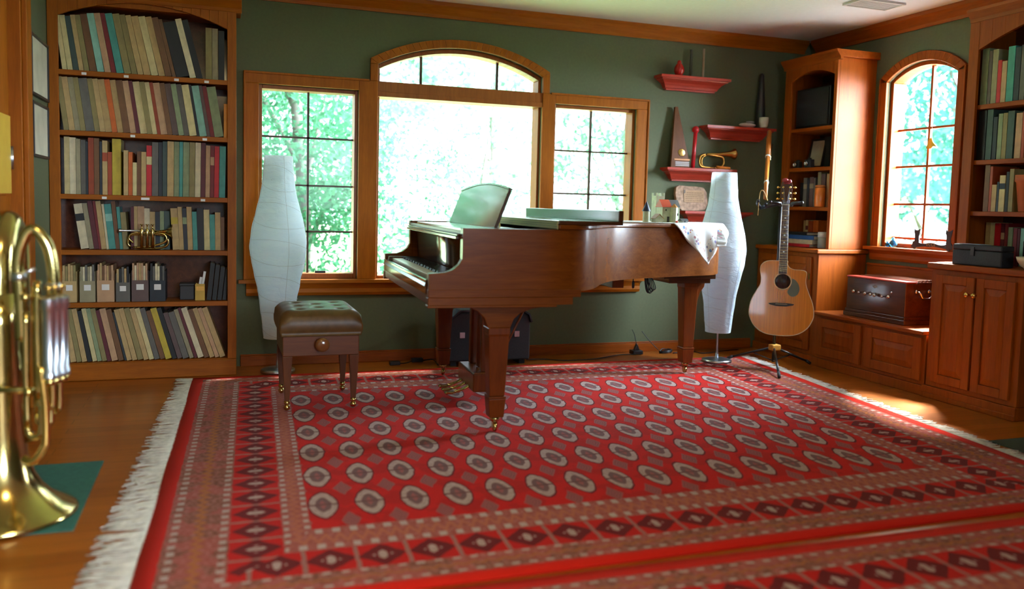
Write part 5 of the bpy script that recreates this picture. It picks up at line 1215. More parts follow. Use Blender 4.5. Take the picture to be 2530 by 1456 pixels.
# wooden flute leaning above the second stand arm
q0 = Vector(gw(-.135, .10, yz-gz+.035)); q1 = at_y(1901, 326, 5.36)
ft = thing('wooden_flute', 'long orange wooden flute leaning up to the second wall shelf', 'flute', tuple(q0))
dq = q1-q0
MB().tube([q0, q0+dq*.60], [.013, .015], 12).build('body', plain('flute_wood', (.42, .13, .018), .35, srgb=False), ft)
MB().tube([q0+dq*.61, q1], [.018, .017], 12).build('head_joint', plain('flute_wood_light', (.48, .15, .02), .35, srgb=False), ft)
MB().tube([q0+dq*.215, q0+dq*.235], .0165, 12).tube([q0+dq*.6, q0+dq*.615], .019, 12).build('ring', M['ivory'], ft)
MB().tube([q0+dq*.55+Vector((.012, -.012, .0)), q0+dq*.80+Vector((.022, -.014, 0))], .003, 6).build('key', M['brass'], ft)
# ================================================================== WALL SHELVES
def wall_shelf(label, x0, x1, z0, z1, dep=.115, yoff=YB):
    h = z1-z0; y1 = YB-.0008
    t = thing('wall_shelf', label, 'wall shelf', ((x0+x1)/2, y1, z0), group='mahogany wall shelves')
    prof = [(0, .085), (.10, .085), (.14, .074), (.30, .066), (.50, .052), (.66, .030), (.72, .016), (.80, .014), (.81, 0.0), (1.0, 0.0)]
    b = MB(); vs = []
    for f, i in prof: z = z0+h*f; vs += [(x0+i, y1, z), (x0+i, y1-dep+i, z), (x1-i, y1-dep+i, z), (x1-i, y1, z)]
    n = len(prof)
    b.add(vs, [(4*j+i, 4*j+i+1, 4*j+5+i, 4*j+4+i) for j in range(n-1) for i in range(3)]+[(4*j+3, 4*j, 4*j+4, 4*j+7) for j in range(n-1)]+[(3, 2, 1, 0), (4*n-4, 4*n-3, 4*n-2, 4*n-1)])
    b.build('moulded_ledge', M['red_wood'], t); return t
wall_shelf('highest red mahogany wall shelf, just under the ceiling trim', 3.035, 3.622, 1.955, 2.055)
wall_shelf('second red mahogany wall shelf from the top, beside the corner bookcase', 3.435, 4.045, 1.612, 1.710)
wall_shelf('third red mahogany wall shelf, with the triangular trophy and bugle', 3.112, 3.708, 1.288, 1.385)
wall_shelf('lowest red mahogany wall shelf, half hidden behind the paper lamp', 3.275, 3.869, .979, 1.066)
YS = 5.535
# objects on the top shelf
p = at_y(1678, 170, YS)
o = thing('red_vase', 'small round red vase on the highest wall shelf', 'vase', (p.x, YS, 2.056))
rv = plain('red_glaze', (.42, .012, .008), .25, srgb=False)
MB().lathe([(.02, .001), (.026, .006), (.038, .035), (.036, .06), (.024, .082), (.014, .092), (.016, .10)], 20, (p.x, YS, 2.056)).build('body', rv, o)
MB().lathe([(.016, .1005), (.010, .112), (.001, .116)], 14, (p.x, YS, 2.056)).build('lid', rv, o)
p = at_y(1737, 180, YS); o = MB().lathe([(.016, 0), (.016, .004), (.0085, .008), (.0085, .215)], 12, (p.x, YS, 2.056)).build('flute', plain('pale_bamboo', (.40, .30, .20), .5, srgb=False)); tag(o, 'pale thin flute standing upright on the highest wall shelf', 'flute')
p = at_y(1706, 180, YS+.03); o = MB().lathe([(.02, 0), (.02, .004), (.010, .01), (.009, .20), (.012, .205)], 12, (p.x, YS+.03, 2.056)).build('flute', plain('dark_flute', (.045, .045, .030), .4, srgb=False)); tag(o, 'dark thin flute standing beside the red vase', 'flute')
# second shelf
p = at_y(1880, 250, YS+.015); o = MB().lathe([(.045, 0), (.046, .006), (.040, .03), (.018, .40), (.012, .415), (.004, .42)], 16, (p.x, YS+.015, 1.7108)).build('dark_horn', plain('dark_metal', (.018, .016, .018), .35, srgb=False)); tag(o, 'tall dark tapering horn standing on the second wall shelf', 'horn')
p = at_y(1887, 300, YS-.075)
o = thing('white_cup', 'cream cup at the right end of the second wall shelf', 'cup', (p.x, YS-.075, 1.711))
Mt = Matrix.Translation((p.x+.005, YS-.068, 1.711+.0365))
MB().lathe([(.020, -.035), (.028, -.030), (.034, .0), (.036, .04), (.034, .04), (.030, .0), (.022, -.027)], 22, M_=Mt).build('body', plain('cream_cup', (.60, .57, .46), .35, srgb=False), o)
x0, x1 = at_y(1826, 300, YS-.03).x, at_y(1866, 300, YS-.03).x
o = thing('white_cloth', 'folded pinkish white cloth on the second wall shelf', 'cloth', ((x0+x1)/2, YS-.03, 1.711))
wc = plain('pinkish_linen', (.62, .45, .42), .8, srgb=False)
MB().ball(((x0+x1)/2, YS-.035, 1.7275), .0165, 16, 8, sq=((x1-x0)/.033, 2, 1)).build('cloth_fold', wc, o)
MB().ball(((x0+x1)/2+.03, YS-.025, 1.752), .0075, 14, 8, sq=((x1-x0)/.03, 3, 1)).build('upper_fold', plain('gray_linen', (.40, .38, .38), .8, srgb=False), o)
# red rattle hanging from the shelf end
p0, p1 = at_y(1724, 322, YS-.05), at_y(1718, 384, YS-.05)
o = thing('red_rattle', 'red wooden rattle with round head beside the bugle', 'rattle', tuple(p1))
rl = plain('red_lacquer', (.45, .010, .016), .3, srgb=False)
zs3 = 1.3858
MB().tube([(p1.x, YS-.02, zs3+.0), (p0.x, YS-.02, p0.z-.012)], .0145, 14).build('handle', rl, o)
MB().ball((p0.x+.001, YS-.02, p0.z+.006), .0265, 16, 10).build('head', rl, o)
# triangular trophy plaque
x0, x1 = at_y(1655, 410, YS).x, at_y(1704, 410, YS).x; xt = at_y(1676, 262, YS).x; ht = at_y(1672, 262, YS).z-zs3
Mm = Matrix.Translation((0, YS-.015, zs3+.0006)) @ Matrix.Rotation(math.radians(-5), 4, 'X')
tr = thing('triangular_trophy', 'tall triangular wooden award plaque on the third shelf', 'trophy', ((x0+x1)/2, YS, zs3))
MB().prism([(x0, 0), (x1, 0), (xt+.012, ht), (xt-.012, ht)], 0, .022, 'xz', M_=Mm).build('plaque', wood('trophy_wood', (.10, .032, .010), (.17, .058, .018), 'Z', .25, .4), tr, bevel=.003)
mxx = (x0+x1)/2+.008
Mq = Mm @ Matrix.Translation((mxx, -.0003, .112)) @ Matrix.Rotation(PI/2, 4, 'X')
MB().lathe([(.029, 0), (.029, .003), (.022, .004), (.001, .0045)], 28, M_=Mq).build('medallion', M['gold'], tr)
MB().box(x0+.028, x1-.008, -.004, -.0003, .055, .064, M_=Mm).build('nameplate', plain('copper_plate', (.48, .20, .08), .3, .5, srgb=False), tr)
b = MB()
for k in range(3): b.box(x0+.038, x1-.012, -.0015, -.0003, .012+.012*k, .019+.012*k, M_=Mm)
b.build('engraved_text', plain('pale_engraving', (.40, .34, .34), .4, srgb=False), tr)
# bugle
bc = at_y(1768, 395, YS); s = 1.0
bg = thing('bugle', 'brass bugle standing on the third wall shelf, bell to the right', 'bugle', (bc.x, YS, zs3))
X0, X1 = at_y(1726, 395, YS).x, at_y(1814, 395, YS).x; L = X1-X0
B3 = lambda a, z, y=0: (X0+L*a, YS+y, zs3+z)
om = plain('old_brass', (.50, .26, .06), .25, .9, srgb=False)
MB().tube(spline([B3(.18, .108), B3(.06, .095), B3(.02, .055), B3(.07, .018), B3(.25, .0105), B3(.55, .0105), B3(.68, .03), B3(.70, .06), B3(.66, .090), B3(.5, .100), B3(.3, .105)], 6), .0085, 10).tube(spline([B3(.26, .105, .01), B3(.14, .09, .01), B3(.10, .055, .01), B3(.14, .02, .01), B3(.3, .010, .01)], 6), .0075, 10).build('tubing', om, bg)
Mb = Matrix.Translation(B3(.22, .108)) @ Matrix.Rotation(PI/2, 4, 'Y') @ Matrix.Rotation(math.radians(-3), 4, 'Y')
MB().lathe([(.009, 0), (.011, L*.3), (.016, L*.5), (.022, L*.64), (.034, L*.745), (.041, L*.78)], 22, M_=Mb, caps=False).build('bell', om, bg, solid=.001)
o = MB().tube([B3(.42, .0125, -.045), B3(.56, .011, -.048), B3(.78, .009, -.052)], [.012, .010, .008], 10).build('orange_tassel', plain('orange_yarn', (.62, .17, .01), .8, srgb=False)); tag(o, 'orange tassel lying in front of the bugle', 'tassel')
# stone plaque
y = YS-.005
out = [(at_y(a, c, y).x, at_y(a, c, y).z-1.0668) for a, c in ((1671, 478), (1674, 462), (1682, 458), (1700, 460), (1722, 461), (1742, 464), (1749, 476), (1750, 505), (1742, 519), (1722, 522), (1700, 521.5), (1685, 521), (1677, 512), (1673, 497))]
mz = min(z for x, z in out); out = [(x, z-mz) for x, z in out]
Mm = Matrix.Translation((0, y, 1.0675)) @ Matrix.Rotation(math.radians(-6), 4, 'X')
pl = thing('stone_plaque', 'pinkish stone plaque with an inscription on the lowest wall shelf', 'plaque', (out[0][0]+.12, y, 1.067))
stn = plain('pink_stone', (.38, .24, .17), .85, srgb=False, var=.35, scale=45, bump=.6)
MB().prism(out, 0, .03, 'xz', M_=Mm).build('slab', stn, pl, bevel=.004)
x0, x1 = at_y(1691, 490, y).x, at_y(1741, 490, y).x; z0, z1 = .065, .155
MB().box(x0, x1, -.004, -.0003, z0, z1, M_=Mm).build('panel', plain('smooth_stone', (.46, .28, .16), .7, srgb=False), pl, bevel=.001)
b = MB(); rr = random.Random(5)
for k in range(5):
    xx = x0+.022 if k == 0 else x0+.012
    while xx < x1-.02:
        w_ = rr.uniform(.006, .022); b.box(xx, min(xx+w_, x1-.01), -.0052, -.0042, z1-.022-.0145*k, z1-.0185-.0145*k, M_=Mm); xx += w_+.004
b.build('inscription', plain('dark_inscription', (.16, .08, .05), .8, srgb=False), pl)
MB().box(x0-.002, x0+.012, -.0055, -.0042, z1-.024, z1+.002, M_=Mm).build('initial', plain('gray_initial', (.16, .13, .12), .8, srgb=False), pl)
# ================================================================== HARMONIUM on the bench
BZ = .387
hx = 4.03
ya, yb_ = at_x(2083, 772, hx).y, at_x(2233, 800, hx).y
hz_ = at_x(2240, 702, hx).z-BZ
hm = thing('harmonium', 'dark polished wooden harmonium with a row of knobs, on the window bench', 'harmonium', ((hx+4.34)/2, (ya+yb_)/2, BZ))
xf, xb = hx+.012, 4.335
MB().box(hx, 4.345, yb_, ya, BZ+.0008, BZ+.03).box(hx+.006, 4.34, yb_+.006, ya-.006, BZ+.03, BZ+.05).box(xf, xb, yb_+.012, ya-.012, BZ+.05, BZ+hz_).build('body', M['dark_wood'], hm, bevel=.003)
yk, yj = yb_+.012, ya-.012
MB().box(xf-.003, xf+.085, yk-.004, yj+.004, BZ+hz_+.0005, BZ+hz_+.010).build('lid', M['red_wood'], hm, bevel=.002)
b = MB().box(xf+.09, xb, yk, yj, BZ+hz_+.0005, BZ+hz_+.006)
for k in range(5): b.box(xf+.10+.03*k, xf+.118+.03*k, yk+.01, yj-.01, BZ+hz_+.006, BZ+hz_+.014+.001*k)
b.build('top_slats', M['dark_wood'], hm, bevel=.001)
for i, (a, c, r) in enumerate(((2115, 719.5, .012), (2128, 722.5, .009), (2143, 725, .012), (2156.5, 727.5, .010), (2166, 729.5, .012), (2185, 732.5, .009), (2200.5, 734, .012))):
    q = at_x(a, c, xf); Mk = Matrix.Translation((xf-.0003, q.y, q.z)) @ Matrix.Rotation(-PI/2, 4, 'Y')
    MB().lathe([(.004, 0), (.004, .012), (r, .016), (r*1.05, .022), (r*.7, .028), (.001, .030)], 14, M_=Mk).build('stop_knob', M['chrome'], hm)
q = at_x(2162, 708.5, xf)
MB().prism([(q.y-.022, q.z), (q.y, q.z+.012), (q.y+.022, q.z), (q.y, q.z-.012)], xf-.0012, xf-.0002, 'yz').build('emblem', plain('gray_emblem', (.26, .20, .14), .4, srgb=False), hm)
q = at_x(2203, 723, xf); Mk = Matrix.Translation((xf-.0003, q.y, q.z)) @ Matrix.Rotation(-PI/2, 4, 'Y')
MB().lathe([(.008, 0), (.008, .003), (.004, .004)], 12, M_=Mk).build('lock', M['chrome'], hm)
q = at_y(2287, 712, yk)
hy = yk-.0005; hzz = BZ+hz_*.80
MB().tube(spline([(4.12, hy-.004, hzz), (4.12, hy-.035, hzz-.004), (4.14, hy-.040, hzz-.035), (4.17, hy-.040, hzz-.042), (4.20, hy-.040, hzz-.035), (4.22, hy-.035, hzz-.004), (4.22, hy-.004, hzz)], 6), .0065, 10).ball((4.12, hy-.008, hzz), .013, 12, 8, sq=(1, .6, 1)).ball((4.22, hy-.008, hzz), .013, 12, 8, sq=(1, .6, 1)).build('carry_handle', M['chrome'], hm)
# ================================================================== ON THE RIGHT SILL AND IN THE WINDOW
SZ = .8505
bg_ = NT('blue_glass'); bb_ = bg_.bsdf((.05, .30, .60), .05, 0, .5); bb_.inputs['Transmission Weight'].default_value = .75; bb_.inputs['IOR'].default_value = 1.3
xs = XR-.03
for i, (a, w_, h, lab) in enumerate(((2207, .030, .072, 'larger blue glass figure on the right window sill'), (2193.5, .026, .042, 'smaller blue glass figure on the right window sill'))):
    q = at_x(a, 608, xs-.005*i)
    MB_ = MB().ball((xs-.005*i, q.y, SZ+h*.38), h*.36, 16, 10, sq=(.9, w_/h*2.6, 1.04)).ball((xs-.005*i, q.y+.006, SZ+h*.82), h*.17, 12, 8).tube([(xs-.005*i, q.y-.008, SZ+h*.35), (xs-.005*i, q.y-.03, SZ+h*.25)], [.010, .004], 8)
    o = MB_.build('glass_figure', bg_.m); tag(o, lab, 'figurine', 'blue glass figures')
# black cut-out sign with two upright figures and letters
q0, q1 = at_x(2251, 612, xs+.01), at_x(2356, 616, xs+.01)
yA, yB = q0.y, q1.y; Ls = yA-yB
sg = thing('letter_sign', 'black cut-out stand with two upright figures and letters on the right sill', 'sign', (xs+.01, (yA+yB)/2, SZ))
fy = lambda f: yA-Ls*f
bp = [(0, .012), (.03, .028), (.06, .050), (.12, .056), (.18, .046), (.26, .040), (.36, .041), (.45, .048), (.55, .047), (.64, .039), (.74, .035), (.82, .040), (.88, .052), (.95, .052), (1.0, .030), (1.0, .012), (.93, .012), (.91, .0), (.87, .0), (.85, .012), (.68, .020), (.54, .024), (.42, .019), (.36, .022), (.26, .018), (.14, .012), (.11, .0), (.07, .0), (.05, .012)]
MB().prism([(fy(f), SZ+z) for f, z in bp], xs+.004, xs+.014, 'yz').build('base', M['black_cloth'], sg)
for k, f0 in enumerate((.065, .815)):
    pp_ = [(.01, .045), (.025, .07), (.018, .10), (.0, .118), (.008, .138), (.035, .128), (.085, .126), (.155, .138), (.14, .11), (.12, .085), (.128, .045)]
    MB().prism([(fy(f0+f), SZ+z) for f, z in pp_], xs+.006, xs+.012, 'yz').build('upright_figure', M['black_cloth'], sg)
cu2 = bpy.data.curves.new('lettering', 'FONT'); cu2.body = 'ECCE'; cu2.size = .026; cu2.extrude = .0004; cu2.align_x = 'CENTER'; cu2.space_character = 1.25
tmp = bpy.data.objects.new('lettering_source', cu2); COL.objects.link(tmp); bpy.context.view_layer.update()
me = bpy.data.meshes.new_from_object(tmp.evaluated_get(bpy.context.evaluated_depsgraph_get())); bpy.data.objects.remove(tmp)
lt = bpy.data.objects.new('lettering', me); COL.objects.link(lt); me.materials.clear(); me.materials.append(plain('gold_letters', (.55, .33, .10), .4, srgb=False)); lt.parent = sg
Mloc = Matrix(((0, 0, -1, xs+.0035-sg.location.x), (-1, 0, 0, fy(.49)-sg.location.y), (0, 1, 0, SZ+.0275-sg.location.z), (0, 0, 0, 1)))
lt.matrix_local = Mloc
# yellow sun catcher
q = at_x(2301, 355, XR+.06)
scx, scy, scz = XR+.058, q.y, q.z
su = thing('suncatcher', 'small yellow glass ornament hanging in the arched right window', 'ornament', (scx, scy, scz))
yl = NT('yellow_art_glass'); yb2 = yl.bsdf((.80, .52, .05), .2, 0, .5); yb2.inputs['Transmission Weight'].default_value = .35
MB().prism([(scy+.040, scz-.030), (scy+.018, scz+.028), (scy-.002, scz+.042), (scy-.016, scz+.01), (scy-.052, scz-.024), (scy-.02, scz-.018), (scy, scz-.034)], scx-.002, scx+.002, 'yz').build('glass', yl.m, su)
MB().tube([(scx, scy-.001, scz+.0425), (scx, scy-.001, rarch(scy)-.028)], .0006, 5).build('thread', M['silver'], su)
# ================================================================== CASE, CORDS
ca0, ca1 = at_y(1103, 850, 5.32).x, at_y(1307, 850, 5.32).x
ac = thing('instrument_case', 'black hard instrument case standing at the wall behind the piano', 'case', ((ca0+ca1)/2, 5.40, 0))
pc_ = [(ca0, .03), (ca0, .24), (ca0+.03, .32), (ca0+.09, .362), (ca1-.06, .362), (ca1-.015, .335), (ca1, .28), (ca1, .03)]
MB().prism(pc_, 5.30, 5.50, 'xz').build('shell', M['black_cloth'], ac, bevel=.012, seg=3)
pt_ = plain('shiny_cover', (.03, .045, .06), .10, srgb=False, coat=.8, var=.5, scale=20, bump=.8)
MB().prism([(ca0+.031, .3205), (ca0+.0902, .364), (ca1-.06, .364), (ca1-.0145, .3365), (ca1+.001, .285), (ca1+.012, .29), (ca1-.008, .345), (ca1-.055, .376), (ca0+.088, .376), (ca0+.022, .328)], 5.29, 5.51, 'xz').build('cover', pt_, ac)
for x in (ca0+.10, ca1-.10): MB().box(x-.018, x+.018, 5.288, 5.2995, .19, .23).build('latch', M['silver'], ac, bevel=.002)
for x in (ca0+.03, ca1-.07): MB().box(x, x+.04, 5.32, 5.48, .001, .0295).build('foot', M['black'], ac)
def cord(label, pts, r=.004, name='floor_cable', n=6):
    o = MB().tube(spline(pts, n), r, 8).build(name, M['black']); return tag(o, label, 'cable')
zf = lambda x, y, z=.006: tuple(at_z(x, y, z))
cord('black cord along the floor at the wall, right of the black case', [(ca1+.02, 5.42, .0065), zf(1345, 888), zf(1400, 891), zf(1470, 887), zf(1530, 877), (zf(1562, 873)[0], 5.45, .006)])
pl_x = at_y(1571, 870, 5.50).x
pa2 = thing('power_adapter', 'black plug adapter with an upright cord, on the floor at the wall', 'adapter', (pl_x, 5.50, 0))
MB().box(pl_x-.04, pl_x+.04, 5.46, 5.53, .001, .030).prism([(pl_x-.022, .0302), (pl_x+.022, .0302), (pl_x+.005, .075), (pl_x-.003, .075)], 5.48, 5.51, 'xz').build('body', M['black'], pa2, bevel=.005)
MB().tube([(pl_x, 5.495, .0752), (pl_x+.004, 5.54, .14), (pl_x+.004, 5.578, .17)], .0025, 6).build('cord', M['black'], pa2)
a2 = at_y(1640, 874, 5.48).x
o = thing('power_adapter', 'coiled black adapter cord behind the rear piano leg', 'adapter', (a2, 5.46, 0))
cp = [(a2+.05*math.cos(k*.9)*(1+.1*math.sin(k)), 5.46+.03*math.sin(k*.9), .008+.0035*(k % 8)) for k in range(30)]
MB().tube(spline(cp, 3), .0038, 6).build('coil', M['black'], o)
MB().tube(spline([(a2-.03, 5.50, .02), (a2-.10, 5.52, .09), (a2-.15, 5.555, .16)], 5), .0028, 6).build('cord', M['black'], o)
p = zf(975, 902, .012); p2 = zf(1030, 895, .012)
o = thing('plug_pair', 'pair of small black plugs on a cord left of the piano leg', 'plug', (p[0], p[1], 0))
MB().box(p[0]-.035, p[0]+.035, p[1]-.02, p[1]+.02, .0112, .038).build('plug', M['black'], o, bevel=.006); MB().box(p2[0]-.04, p2[0]+.04, p2[1]-.02, p2[1]+.02, .0112, .04).build('plug', M['black'], o, bevel=.006)
MB().tube(spline([(p[0]+.03, p[1], .02), ((p[0]+p2[0])/2, p[1]+.03, .016), (p2[0]-.03, p2[1], .02)], 5), .004, 6).tube(spline([(p2[0]+.04, p2[1], .02), (p2[0]+.12, p2[1]+.05, .016), (1.36, 5.30, .016)], 5), .004, 6).build('cord', M['black'], o)
# cables hanging under the piano
h0 = at_y(1592, 694, 4.62); h1 = at_y(1603, 722, 4.62)
lp_ = []
for k in range(5):
    a = k*.35; lp_ += [(h0.x+.006*k, 4.62+.006*k, .668), (h0.x+.012+.010*k, 4.62, h1.z+.02*abs(k-2)*.5), (h0.x+.032+.010*k, 4.62-.004*k, h1.z+.012*k*.6), (h0.x+.024+.006*k, 4.62, .655)]
o = MB().tube(spline(lp_, 5), .0032, 6).build('cable_coil', M['black']); tag(o, 'coiled black cable hanging below the piano', 'cable')
q = at_y(1564, 694, 4.6)
o = thing('hanging_plug', 'short black plug hanging below the piano', 'plug', (q.x, 4.6, .6))
MB().tube([(q.x, 4.6, .668), (q.x+.002, 4.6, .632)], .003, 6).build('cord', M['black'], o); MB().lathe([(.004, .585), (.008, .59), (.008, .622), (.004, .632)], 10, (q.x+.002, 4.6, 0)).build('plug', M['black'], o)
q = at_y(1712, 770, 4.98); q2 = at_y(1712, 800, 4.98); q3 = at_y(1704, 740, 4.98)
o = thing('hanging_plug', 'dangling cable with a silver plug behind the rear piano leg', 'plug', (q2.x, 4.98, q2.z))
MB().tube(spline([(q3.x-.02, 4.98, .667), (q3.x, 4.98, q3.z), (q.x+.003, 4.98, q.z+.01), (q.x+.004, 4.98, q.z-.02)], 6), .0025, 6).build('cord', M['black'], o)
MB().lathe([(.005, 0), (.008, .006), (.008, .045), (.005, .052)], 12, (q.x+.002, 4.98, q2.z)).build('plug', M['chrome'], o)
cord('black cord on the floor behind the paper lamp beside the guitar', [(a2+.06, 5.45, .006), zf(1712, 869), (3.42, 5.40, .006), (3.60, 5.45, .006), (3.80, 5.50, .006)])
# ================================================================== OUTDOORS
import numpy as np
gr = NT('lawn'); n1 = gr.noise(gr.coord('Object'), .6, 4); c_ = gr.ramp(n1, [(.3, (.10, .16, .06)), (.7, (.20, .28, .12))]); gr.bsdf(c_, .9)
pav = plain('pale_paving', (.82, .83, .84), .9, srgb=False, var=.05, scale=3)
struct(MB().box(4.72, 9.2, -3, 10.5, -.599, -.585).build('path_outside', pav))
g = MB().box(-30, 40, 5.9, 60, -.62, -.60).box(4.72, 60, -30, 5.9, -.62, -.60).build('ground_outside', gr.m); struct(g)
def leafmat(name, a, b):
    t = NT(name); n = t.noise(t.coord('Object'), 1.7, 4); c = t.ramp(n, [(.3, a), (.7, b)])
    d = t.n('ShaderNodeBsdfDiffuse'); r = t.n('ShaderNodeBsdfTranslucent'); m = t.n('ShaderNodeMixShader'); m.inputs[0].default_value = .45
    t.l(c, d.inputs[0]); t.l(c, r.inputs[0]); t.l(d.outputs[0], m.inputs[1]); t.l(r.outputs[0], m.inputs[2]); t.l(m.outputs[0], t.out.inputs[0]); return t.m
LG = [leafmat('leaf_green', (.022, .090, .042), (.055, .16, .085)), leafmat('leaf_light', (.030, .095, .048), (.075, .165, .098)), leafmat('leaf_teal', (.020, .090, .070), (.055, .16, .13))]
bark = plain('bark', (.085, .075, .06), .9, srgb=False, var=.3, scale=20)
def crown_mesh(rs, blobs, n, size):
    P = []; 
    per = [max(1, int(n*b[3]*b[4]*b[5]/sum(q[3]*q[4]*q[5] for q in blobs))) for b in blobs]
    for (x, y, z, rx, ry, rz), k in zip(blobs, per):
        d = rs.normal(size=(k, 3)); d /= np.linalg.norm(d, axis=1)[:, None]; r = rs.uniform(.25, 1, k)**.5
        P.append(np.array((x, y, z))+d*r[:, None]*np.array((rx, ry, rz)))
    P = np.concatenate(P); k = len(P)
    a = rs.normal(size=(k, 3)); a /= np.linalg.norm(a, axis=1)[:, None]; c = rs.normal(size=(k, 3)); b_ = np.cross(a, c); b_ /= np.linalg.norm(b_, axis=1)[:, None]
    s = size*rs.uniform(.6, 1.4, k)[:, None]
    V = np.stack([P-a*s, P+b_*s*.45, P+a*s, P-b_*s*.45], 1).reshape(-1, 3)
    me = bpy.data.meshes.new('foliage'); Fc = np.arange(4*k).reshape(-1, 4)
    me.from_pydata(V.tolist(), [], Fc.tolist()); me.update(); return me
def tree(name, label, cat, x, y, blobs, n, size, mat_, trunk=True, seed=1, group=None, tr=.09, bare=0):
    rs = np.random.RandomState(seed); t = thing(name, label, cat, (x, y, -.6), 0, group)
    me = crown_mesh(rs, blobs, n, size); me.materials.append(mat_); o = bpy.data.objects.new('foliage', me); COL.objects.link(o); o.parent = t; o['kind'] = 'stuff'
    b = MB(); top = max(q[2] for q in blobs)
    if trunk: b.tube(spline([(0, 0, 0), (.06, .03, top*.35), (-.04, .05, top*.7), (.03, 0, top)], 5), [tr*(1-.7*i/15) for i in range(16)], 8)
    for i in range(10+bare):
        q = blobs[i % len(blobs)]; e = Vector((q[0]+rs.uniform(-1, 1)*q[3]*.9, q[1]+rs.uniform(-1, 1)*q[4]*.6, q[2]+rs.uniform(-.7, .9)*q[5])); s0 = Vector((0, .02, max(.1, e.z*rs.uniform(.35, .7))))
        m_ = (s0+e)/2+Vector((0, 0, rs.uniform(-.1, .25))); b.tube(spline([s0, m_, e], 5), [tr*.34*(1-.85*k/10) for k in range(11)], 5)
    b.build('trunk', bark, t, world=False)
    return t
G = 'trees outside the windows'
tree('garden_tree', 'dense green tree outside, filling the left window', 'tree', .75, 8.6, [(0, 0, 2.2, 1.0, .8, .9), (-.5, .2, 3.4, 1.0, .8, .8), (.45, .1, 1.3, .8, .6, .7), (-.4, 0, .7, .7, .6, .6), (.3, .2, 4.2, 1.1, .8, .8), (.1, 0, 1.8, .9, .6, .7)], 22000, .034, LG[0], seed=3, group=G)
tree('garden_shrub', 'leafy shrub with thin branches low in the middle window', 'shrub', 3.1, 9.9, [(-.6, 0, 1.2, .8, .5, .6), (.3, .1, 1.0, .9, .5, .5), (.9, .2, .7, .8, .5, .5), (-.3, .2, 1.9, .7, .5, .4), (-1.0, .1, 2.5, .8, .5, .5), (.6, .3, 1.5, .9, .5, .5)], 11000, .027, LG[1], seed=5, group=G, tr=.05, bare=14)
tree('garden_tree', 'airy pale green tree high in the middle window', 'tree', 6.6, 20.5, [(-1.6, 0, 4.1, 1.6, 1, .5), (.3, 0, 3.5, 1.4, 1, .5), (1.4, 0, 4.6, 1.6, 1, .6), (-.6, .4, 5.0, 2.0, 1.2, .6), (0, 0, 2.2, 1.6, .8, .5), (-1.8, 0, 2.6, 1.5, .8, .6), (1.6, 0, 3.0, 1.2, .8, .6)], 7800, .055, LG[1], seed=8, group=G, bare=14)
tree('garden_tree', 'sparse light tree behind the right hand back window', 'tree', 6.4, 12.6, [(-.6, 0, 2.3, 1.1, .8, .6), (.5, .2, 1.5, 1.0, .7, .5), (-.2, 0, 3.2, 1.1, .8, .6), (.8, .1, 3.8, 1.2, .8, .6)], 5000, .048, LG[1], seed=11, group=G, bare=8)
tree('garden_tree', 'tall blue green tree outside the arched right window', 'tree', 9.9, 8.6, [(-.4, 0, 3.4, 1.6, 1.4, 1.1), (.6, .6, 4.6, 1.7, 1.5, 1.0), (-.6, -.8, 2.4, 1.4, 1.2, .8)], 9000, .058, LG[2], seed=13, group=G)
tree('garden_hedge', 'low teal hedge beyond the arched right window', 'hedge', 13.6, 13.4, [(-1.5, 1, 1.7, 2, 1.2, .55), (1.2, -1.2, 1.7, 2, 1.2, .55), (0, 0, 2.5, 2.2, 1.5, .6)], 5000, .08, LG[2], trunk=False, seed=17, group=G)
tree('garden_tree', 'distant bright foliage behind the left window tree', 'tree', .6, 15.5, [(0, 0, 2.5, 2.4, 1, 1.6), (2.0, 0, 4.2, 2.2, 1, 1.5), (.6, 0, 6.0, 2.6, 1, 1.3)], 9000, .07, LG[1], seed=19, group=G)
struct(MB().box(-2.5, 6.4, YB+.16, 6.92, 2.72, 2.80).build('sun_blocker', plain('sun_blocker_boards', (.45, .42, .36), .7, srgb=False)))  # unseen slab added to keep the sun out of the back windows
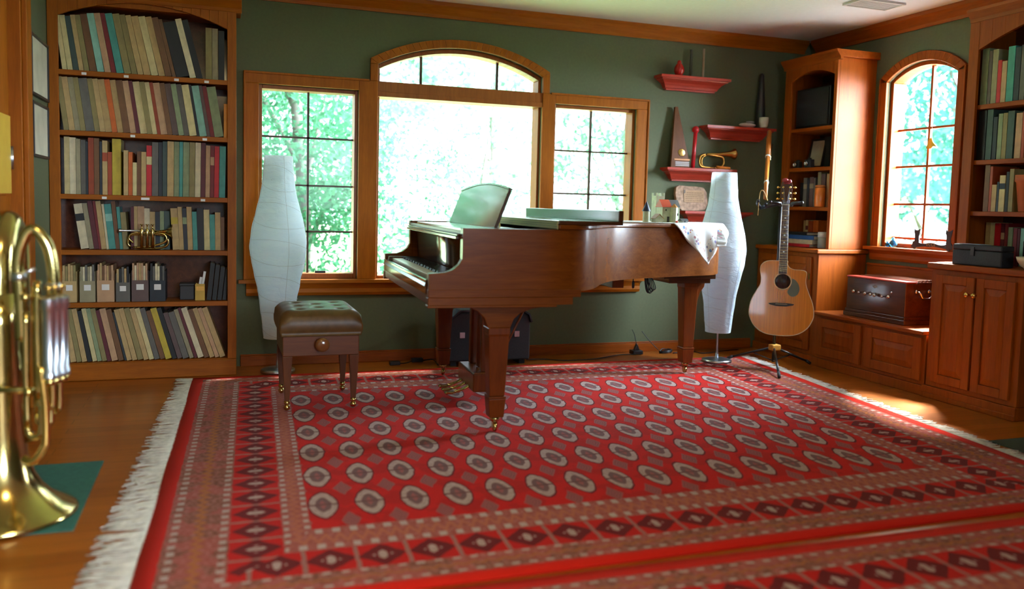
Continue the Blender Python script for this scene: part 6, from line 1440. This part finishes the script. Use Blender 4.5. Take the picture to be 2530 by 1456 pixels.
# ================================================================== LIGHT
wd = bpy.data.worlds.new('sky'); SC.world = wd; wd.use_nodes = True; nt = wd.node_tree; bgn = nt.nodes['Background']
tcw = nt.nodes.new('ShaderNodeTexCoord'); dp = nt.nodes.new('ShaderNodeVectorMath'); dp.operation = 'DOT_PRODUCT'; dp.inputs[1].default_value = Vector((.80, -.45, .40)).normalized()
nt.links.new(tcw.outputs['Generated'], dp.inputs[0]); rp = nt.nodes.new('ShaderNodeMapRange'); rp.interpolation_type = 'SMOOTHSTEP'
rp.inputs[1].default_value = .5; rp.inputs[2].default_value = 1.0; rp.inputs[3].default_value = SKY; rp.inputs[4].default_value = SKY*HAZE
nt.links.new(dp.outputs['Value'], rp.inputs[0]); nt.links.new(rp.outputs[0], bgn.inputs[1]); bgn.inputs[0].default_value = (.72, .86, 1.0, 1)
sl = bpy.data.lights.new('sun', 'SUN'); sl.energy = SUN; sl.angle = math.radians(14); sl.color = (1.0, .96, .90); so = bpy.data.objects.new('sun', sl); COL.objects.link(so)
so.rotation_euler = Vector((-.40, -.42, -.81)).to_track_quat('-Z', 'Y').to_euler()
def portal(name, loc, rot, sx, sy):
    l = bpy.data.lights.new(name, 'AREA'); l.shape = 'RECTANGLE'; l.size = sx; l.size_y = sy; l.cycles.is_portal = True
    o = bpy.data.objects.new(name, l); COL.objects.link(o); o.location = loc; o.rotation_euler = rot
portal('daylight_portal', (1.57, YB+.17, 1.33), (-PI/2, 0, 0), 2.75, 1.62)
portal('daylight_portal', (XR+.17, RCY, 1.48), (0, PI/2, 0), 1.34, .66)
portal('daylight_portal', (XL-.17, (SY0+SY1)/2, (SZ0+SZ1)/2), (0, -PI/2, 0), SZ1-SZ0, SY1-SY0)
portal('daylight_portal', ((OX0+OX1)/2, YF-.2, (OZ0+OZ1)/2), (PI/2, 0, 0), OX1-OX0, OZ1-OZ0)
ll = bpy.data.lights.new('warm_fill', 'AREA'); ll.shape = 'DISK'; ll.size = .5; ll.energy = FILL; ll.color = (1.0, .76, .38)
lo_ = bpy.data.objects.new('warm_fill', ll); COL.objects.link(lo_); lo_.location = (.2, 1.2, ZC-.02)  # unseen warm fill light added behind the camera

SC.view_settings.view_transform = 'Standard'; SC.view_settings.look = 'None'; SC.view_settings.gamma = 1; SC.view_settings.use_curve_mapping = False
SC.view_settings.exposure = EXPO
c = SC.cycles; c.max_bounces = 8; c.diffuse_bounces = 4; c.glossy_bounces = 4; c.transparent_max_bounces = 12; c.transmission_bounces = 4
c.sample_clamp_indirect = 8; c.caustics_reflective = False; c.caustics_refractive = False; c.use_denoising = True
